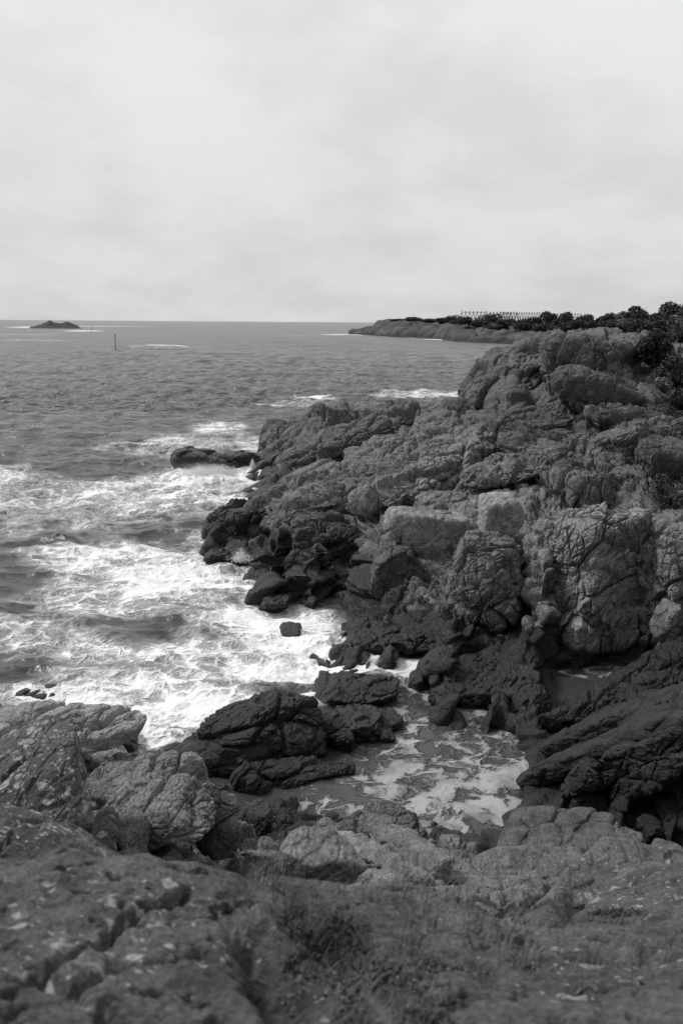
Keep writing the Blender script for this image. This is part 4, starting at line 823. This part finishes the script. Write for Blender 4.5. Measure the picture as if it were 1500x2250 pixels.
# drying racks: rows of A-frames carrying a long ridge pole
def rack(label, xa, xb, yt, d0, d1, nfr, h):
    A0_, A1_ = Pd(xa, yt, d0), Pd(xb, yt, d1); base = A0_ * [1, 1, 0] + [0, 0, A0_[2] - h]
    e_ = empty('drying_rack', base, label, 'drying rack', 'wooden fish drying racks on the headland')
    dirv = (A1_ - A0_); dirv[2] = 0; Ln = np.linalg.norm(dirv); dirv /= Ln; side = np.array([dirv[1], -dirv[0], 0])
    for k in range(nfr):
        o3 = (A0_ + (A1_ - A0_) * k / (nfr - 1)) - base; mb = MB()
        spread = dirv * h * .30 + side * h * .22
        for sg in (-1, 1):
            V, F = tube([o3 - [0, 0, h + 1.5] + sg * spread * 1.15, o3 + [0, 0, .7] - sg * spread * .1], [.2, .14], 5); mb.add(V, F)
        V, F = tube([o3 - [0, 0, h * .45] + spread * .45, o3 - [0, 0, h * .45] - spread * .45], [.08, .08], 5); mb.add(V, F)
        mb.build('a_frame', TIMBER, e_)
    mb = MB(); V, F = tube([[0, 0, h], A1_ - base], [.09, .09], 5); mb.add(V, F); mb.build('ridge_pole', TIMBER, e_)
    for f_ in (.4,):
        mb = MB()
        for sg in (-1, 1):
            o_ = -sg * side * h * .2 * f_ + [0, 0, h - h * f_]; V, F = tube([o_, A1_ - base - [0, 0, h * f_] - sg * side * h * .2 * f_], [.07, .07], 5); mb.add(V, F)
        mb.build('side_pole', TIMBER, e_)
rack('tall wooden drying rack at the left end, its open frames clear against the sky', 1014, 1064, 687, 520, 540, 7, 7.0)
rack('drying rack behind the round bush, second from the sea', 1068, 1135, 687.5, 560, 600, 10, 6.0)
rack('long drying rack with many close frames in the middle of the row', 1098, 1190, 688.5, 600, 640, 17, 5.5)
rack('low drying rack between the treetops at the landward end', 1190, 1275, 690.5, 640, 680, 14, 5.0)

# ------------------------------------------------------------------ bushes and trees
lr = np.random.RandomState(11)
def leaf_cloud(cent, rad, n, size, seed, lumps=9, elong=1.6, holes=.25, flat=0):
    r_ = np.random.RandomState(seed)
    lc = r_.normal(size=(lumps, 3)); lc /= np.linalg.norm(lc, axis=1)[:, None]; lc *= (.35 + .45 * r_.rand(lumps, 1)); lc[:, 2] = lc[:, 2] * .8
    lrad = .28 + .28 * r_.rand(lumps)
    k = r_.randint(0, lumps, n); dd = r_.normal(size=(n, 3)); dd /= np.linalg.norm(dd, axis=1)[:, None]
    q = lc[k] + dd * (lrad[k] * (.55 + .5 * r_.rand(n) ** .6))[:, None]
    keep = fbm(q * 3.3 + seed, 3) > -holes
    q = q[keep]; m_ = len(q)
    P0 = q * rad + cent
    nrm = dd[keep] + r_.normal(size=(m_, 3)) * .7; nrm /= np.linalg.norm(nrm, axis=1)[:, None]
    a = np.cross(nrm, r_.normal(size=(m_, 3))); a /= np.linalg.norm(a, axis=1)[:, None]; b_ = np.cross(nrm, a)
    s_ = size * (.6 + .8 * r_.rand(m_, 1))
    V = np.stack([P0 - a * s_ * elong * .5, P0 - b_ * s_ * .42 + nrm * s_ * .1, P0 + a * s_ * elong * .5, P0 + b_ * s_ * .42 + nrm * s_ * .1], 1).reshape(-1, 3)
    return V, np.arange(m_ * 4).reshape(-1, 4)
def tree(name, label, cat, px_, ybase, w_, ytop, d, n, lsize, seed, mat=LEAF, group=None, trunk=True, depth=1.0, nl=10, low=.0):
    base = Pd(px_, ybase, d); top = Pd(px_, ytop, d); h = top[2] - base[2]; hw = w_ / FPX * d
    e_ = empty(name, base, label, cat, group)
    c_ = np.array([0, 0, h * (.5 + .25 * low) ]); rad = np.array([hw, hw * depth, h * (.5 - .2 * low)])
    V, F = leaf_cloud(c_, rad, n, lsize, seed, nl)
    link_np('crown', V, F, mat, e_, smooth=False)
    r_ = np.random.RandomState(seed); mb = MB(); tr = max(h * .022, .03)
    V, F = tube([(0, 0, -.5), (hw * .05, 0, h * .25), (-hw * .04, .0, h * .55), (0, 0, h * .8)], [tr * 1.4, tr, tr * .7, tr * .25], 6); mb.add(V, F)
    for k in range(7):
        an = r_.rand() * 6.28; z0 = h * (.2 + .5 * r_.rand()); l_ = .75
        V, F = tube([(0, 0, z0), (hw * .35 * math.cos(an) , hw * .35 * math.sin(an), z0 + h * .14), (hw * l_ * math.cos(an), hw * l_ * math.sin(an), z0 + h * .26)], [tr * .6, tr * .4, tr * .12], 5); mb.add(V, F)
    mb.build('trunk', BARK, e_)
    return e_
FARB = [(872, 703, 18, 699.5, 640), (905, 705, 24, 696, 600), (940, 706, 20, 699, 560), (965, 708, 20, 697, 540), (1000, 710, 24, 691, 510), (1028, 714, 24, 693, 480), (1082, 712, 32, 686, 480), (1062, 718, 26, 700, 450),
        (1112, 716, 24, 697, 440), (1145, 716, 24, 700, 430), (1175, 716, 24, 693, 420), (1205, 716, 19, 682, 410), (1228, 718, 20, 695, 400), (1243, 716, 17, 685, 395), (1262, 722, 24, 699, 330), (1292, 718, 30, 688, 360), (1300, 730, 26, 703, 280),
        (1334, 724, 25, 684, 300), (1350, 735, 24, 700, 220), (1190, 728, 30, 706, 380), (1235, 732, 28, 706, 330), (1150, 726, 30, 708, 420), (1090, 724, 26, 709, 440), (1386, 735, 36, 671, 170), (1425, 735, 26, 690, 140)]
DESC = ['small low bush nearest the seaward tip of the headland', 'wide low bush on the bare headland, second from the tip', 'flat bush in a gap of the headland', 'low bush left of the drying racks', 'rounded bush just left of the drying racks',
        'dark bush under the first drying rack frames', 'big round dark bush standing before the drying racks', 'squat bush below the big round one', 'pale low bush right of the big round bush', 'low scrub bush in front of the long rack',
        'broad bush where the long rack ends', 'pointed tree rising above the racks, tallest of the middle', 'bush wedged between two pointed trees', 'second pointed tree right of the tallest one', 'bush below the second pointed tree',
        'wide dark tree right of the pointed pair', 'round grey bush behind the hill top, lower row', 'ragged tree left of the big domed tree', 'bush nestled against the hill shoulder', 'low spreading bush on the near slope of the headland',
        'low spreading bush just behind the smooth hill', 'grey scrub bush above the headland rocks', 'little scrub bush close to the shore rocks', 'big domed dark tree behind the right hill', 'dark tree filling the gap right of the domed one']
for k, (a, yb, w_, yt, d) in enumerate(FARB):
    tree('pine_tree' if k in (11, 13) else 'bush', DESC[k], 'tree' if k in (11, 13, 15, 17, 23, 24) else 'bush', a, yb + 4, w_, yt, d, 2600 if d > 250 else 6000, .42 if d > 250 else .3, 200 + k, LEAFP if k in (8, 16, 21) and False else LEAF, 'bushes and trees along the headland', nl=9)
NEAR = [(1484, 862, 44, 778, 55, 7000, .13, 'wide dark juniper bush covering the right end of the slope', LEAF), (1432, 812, 38, 722, 62, 6000, .13, 'dark bush climbing over the right shoulder of the whaleback', LEAF),
        (1512, 925, 46, 836, 48, 5000, .11, 'low dark bush cut by the right edge above the mossy outcrop', LEAF), (1452, 880, 20, 828, 53, 800, .10, 'small pale rowan sapling in front of the juniper', LEAFP), (1478, 760, 44, 657, 84, 9000, .16, 'tall ragged tree at the right edge, its tip highest on the skyline', LEAF), (1440, 770, 46, 684, 82, 9000, .16, 'dense dark tree left of the tallest one on the right', LEAF),
        (1400, 775, 30, 700, 80, 5000, .15, 'dark bush at the back of the hill top', LEAF), (1492, 800, 60, 705, 76, 9000, .16, 'large dark bush hanging over the right end of the hill', LEAF), (1520, 870, 60, 760, 68, 9000, .15, 'dark bush at the right edge halfway down the slope', LEAF),
        (1450, 840, 42, 765, 72, 6000, .14, 'dark bush in the hollow right of the smooth hill', LEAF), (1560, 820, 70, 650, 84, 9000, .18, 'tree mostly cut off by the right edge of the picture', LEAF),
        (1375, 732, 22, 695, 77, 1600, .13, 'pale leafy shrub on the skyline above the hill', LEAFP), (1335, 840, 24, 762, 66, 900, .12, 'thin pale birch shrub against the hill side', LEAFP), (1472, 865, 26, 815, 62, 1200, .12, 'small pale shrub at the foot of the dark bushes', LEAFP),
        (1484, 770, 26, 690, 72, 1000, .13, 'slender pale rowan with a bare trunk among dark bushes', LEAFP), (1412, 800, 16, 760, 70, 800, .12, 'little pale shrub on the right shoulder of the hill', LEAFP)]
for k, (a, yb, w_, yt, d, n_, ls, lab, mt_) in enumerate(NEAR):
    tree('tree' if k in (4, 5, 10, 14) else 'bush', lab, 'tree' if k in (4, 5, 10, 14) else 'bush', a, yb, w_, yt, d, n_, ls, 300 + k, mt_, 'trees and bushes on the right hill', nl=12, low=.6 if mt_ is LEAFP else .1)

# ------------------------------------------------------------------ heather on the slope, grass underfoot
gr_ = np.random.RandomState(5)
up = Nn.reshape(-1, 3)[:, 2]
def scatter(weight, n):
    c_ = np.cumsum(weight); idx = np.searchsorted(c_, gr_.rand(n) * c_[-1]); j = Q[idx] + gr_.normal(size=(n, 3)) * (dist[idx, None] / 994 * .6) * [1, 1, 0]
    return idx, j
cell = np.maximum(dist, 1) ** 2 * .3
vn = fbm(pf * .7 + 21, 4, .6)
wgt = np.where((dist > 18) & (dist < 80) & (Q[:, 2] > .9), sstep(.50, .72, vegm + vn * 1.1), 0)
idx, pp = scatter(wgt, 90000)
def cards(P0, size, elong, r_, upk=.6):
    m_ = len(P0); nrm = r_.normal(size=(m_, 3)); nrm[:, 2] += upk; nrm /= np.linalg.norm(nrm, axis=1)[:, None]
    a = np.cross(nrm, r_.normal(size=(m_, 3))); a /= np.linalg.norm(a, axis=1)[:, None]; b_ = np.cross(nrm, a); s_ = size[:, None]
    V = np.stack([P0 - a * s_ * elong * .5, P0 - b_ * s_ * .4, P0 + a * s_ * elong * .5, P0 + b_ * s_ * .4], 1).reshape(-1, 3)
    return V, np.arange(m_ * 4).reshape(-1, 4)
V, F = cards(pp + [0, 0, .04] + gr_.rand(len(pp), 3) * [0, 0, .14], .03 + .05 * gr_.rand(len(pp)), 1.6, gr_)
tag(link_np('heather', V, F, HEATH, smooth=False), 'low dark heather growing over the upper rock slope', 'heather', kind='stuff')

def blades(idx, pp, hlo, hhi, wd, lean=.5):
    n_ = len(pp); h = (hlo + (hhi - hlo) * gr_.rand(n_) ** 1.6)[:, None]; an = gr_.rand(n_) * 6.283
    dr_ = np.stack([np.cos(an), np.sin(an), 0 * an], -1); wnd = np.array([.35, .1, 0]); bend = (dr_ * lean + wnd) * (.4 + gr_.rand(n_, 1) * .8)
    sd_ = np.cross(dr_, [0, 0, 1]); w_ = (wd * (.6 + .8 * gr_.rand(n_)))[:, None]; upv = np.array([0, 0, 1.])
    rows = []
    for f_, ww in ((-.08, 1), (.35, .85), (.7, .55), (1, .08)):
        c_ = pp + upv * h * f_ * (1 - .25 * max(f_, 0)) + bend * h * max(f_, 0) ** 2 * .8
        rows += [c_ - sd_ * w_ * ww, c_ + sd_ * w_ * ww]
    V = np.stack(rows, 1).reshape(-1, 3); b0 = (np.arange(n_) * 8)[:, None]
    F = np.concatenate([b0 + np.array([0, 1, 3, 2]), b0 + np.array([2, 3, 5, 4]), b0 + np.array([4, 5, 7, 6])])
    return V, F
tn = fbm(pf * 2.2 + 40, 4, .6)
gw = np.where(dist < 9.5, sstep(.52, .8, vegm + tn * .7), 0) * dist ** 2
idx, pp = scatter(gw, 20000)
V1, F1_ = blades(idx, pp, .015, .07, .0016, .9)
tuft = blobs(px, py, [(690, 2010, 75, 55, 1), (610, 1930, 60, 25, .7), (760, 1990, 60, 40, .6), (900, 2030, 130, 70, .35), (1010, 1985, 30, 22, .5), (1100, 2090, 150, 60, .3), (960, 1905, 25, 15, .5), (1350, 2120, 160, 50, .3), (850, 2150, 120, 60, .3)])
idx, pp = scatter(np.where(dist < 7.5, tuft ** 1.5, 0) * dist ** 2 * sstep(-.2, .2, tn), 3600)
V2, F2_ = blades(idx, pp, .06, .24, .0016, .55)
tuft = blobs(px, py, [(60, 1632, 80, 14, 1), (150, 1640, 30, 14, .6)])
idx, pp = scatter(np.where((dist > 7) & (dist < 15), tuft ** 2, 0), 2600)
V3, F3_ = blades(idx, pp, .08, .3, .003, .5)
mb = MB(); mb.add(V1, F1_); mb.add(V2, F2_); mb.add(V3, F3_)
g_ = mb.build('grass', GRASS, smooth=True); tag(g_, 'thin wispy grass growing from cracks in the foreground rock', 'grass', kind='stuff')
idx, pp = scatter(np.where(dist < 9.5, sstep(.45, .75, vegm + tn * .7), 0) * dist ** 2, 50000)
V, F = cards(pp + gr_.rand(len(pp), 3) * [0, 0, .02], .006 + .012 * gr_.rand(len(pp)), 1.8, gr_)
tag(link_np('moss', V, F, HEATH, smooth=False), 'short dark moss and turf on the foreground rock', 'moss', kind='stuff')

# ------------------------------------------------------------------ spray thrown up where waves hit
def spray(label, px_, py_, w_, h_, d, n_, seed, sz=.02, fan=1.0):
    r_ = np.random.RandomState(seed); c_ = Pd(px_, py_, d); c_[2] = max(c_[2], 0); hw, hh_ = w_ / FPX * d, h_ / FPX * d
    t_ = r_.rand(n_); th = r_.normal(size=n_) * .5
    spd = r_.rand(n_) ** .6
    x = hw * th * (.3 + t_) * fan; z_ = hh_ * spd * np.cos(th * .8) * (.3 + .7 * r_.rand(n_)); y = r_.normal(size=n_) * hw * .3
    P0 = c_ + np.stack([x, y, np.abs(z_)], -1)
    s_ = sz * (.25 + r_.rand(n_) ** 3 * 1.4) * (1.25 - np.clip(z_ / hh_, 0, 1))
    octV = np.array([[1, 0, 0], [-1, 0, 0], [0, 1, 0], [0, -1, 0], [0, 0, 1], [0, 0, -1]]); octF = np.array([[0, 2, 4], [2, 1, 4], [1, 3, 4], [3, 0, 4], [2, 0, 5], [1, 2, 5], [3, 1, 5], [0, 3, 5]])
    V = (P0[:, None] + octV * s_[:, None, None] * (1 + .4 * r_.normal(size=(n_, 6, 1)))).reshape(-1, 3); F = (np.arange(n_)[:, None, None] * 6 + octF).reshape(-1, 3)
    o = link_np('spray', V - c_, F, SPRAY); o.location = c_; tag(o, label, 'spray', kind='stuff'); return o
spray('white spray leaping up where a wave hits the leftmost point', 530, 1236, 24, 40, 31.6, 2500, 1, .012)
spray('thin spray trickling between the low boulder and the angular ledge', 555, 1030, 10, 26, 51.5, 2500, 2, .012, .5)
spray('fine spray in front of the wave washed rock', 440, 1045, 60, 34, 49.5, 9000, 3, .013)
spray('fine spray at the right end of the wave washed rock', 480, 1040, 50, 26, 50, 7000, 8, .013)
spray('small spray at the tip of the brightest surf', 825, 1462, 22, 22, 22.3, 3000, 4, .008)
spray('low spray against the upper side of the point', 455, 1180, 20, 22, 35.5, 2500, 5, .012)
spray('line of spray on the breaker beside the marker pole', 350, 765, 60, 5, 290, 1500, 6, .07, 1.6)
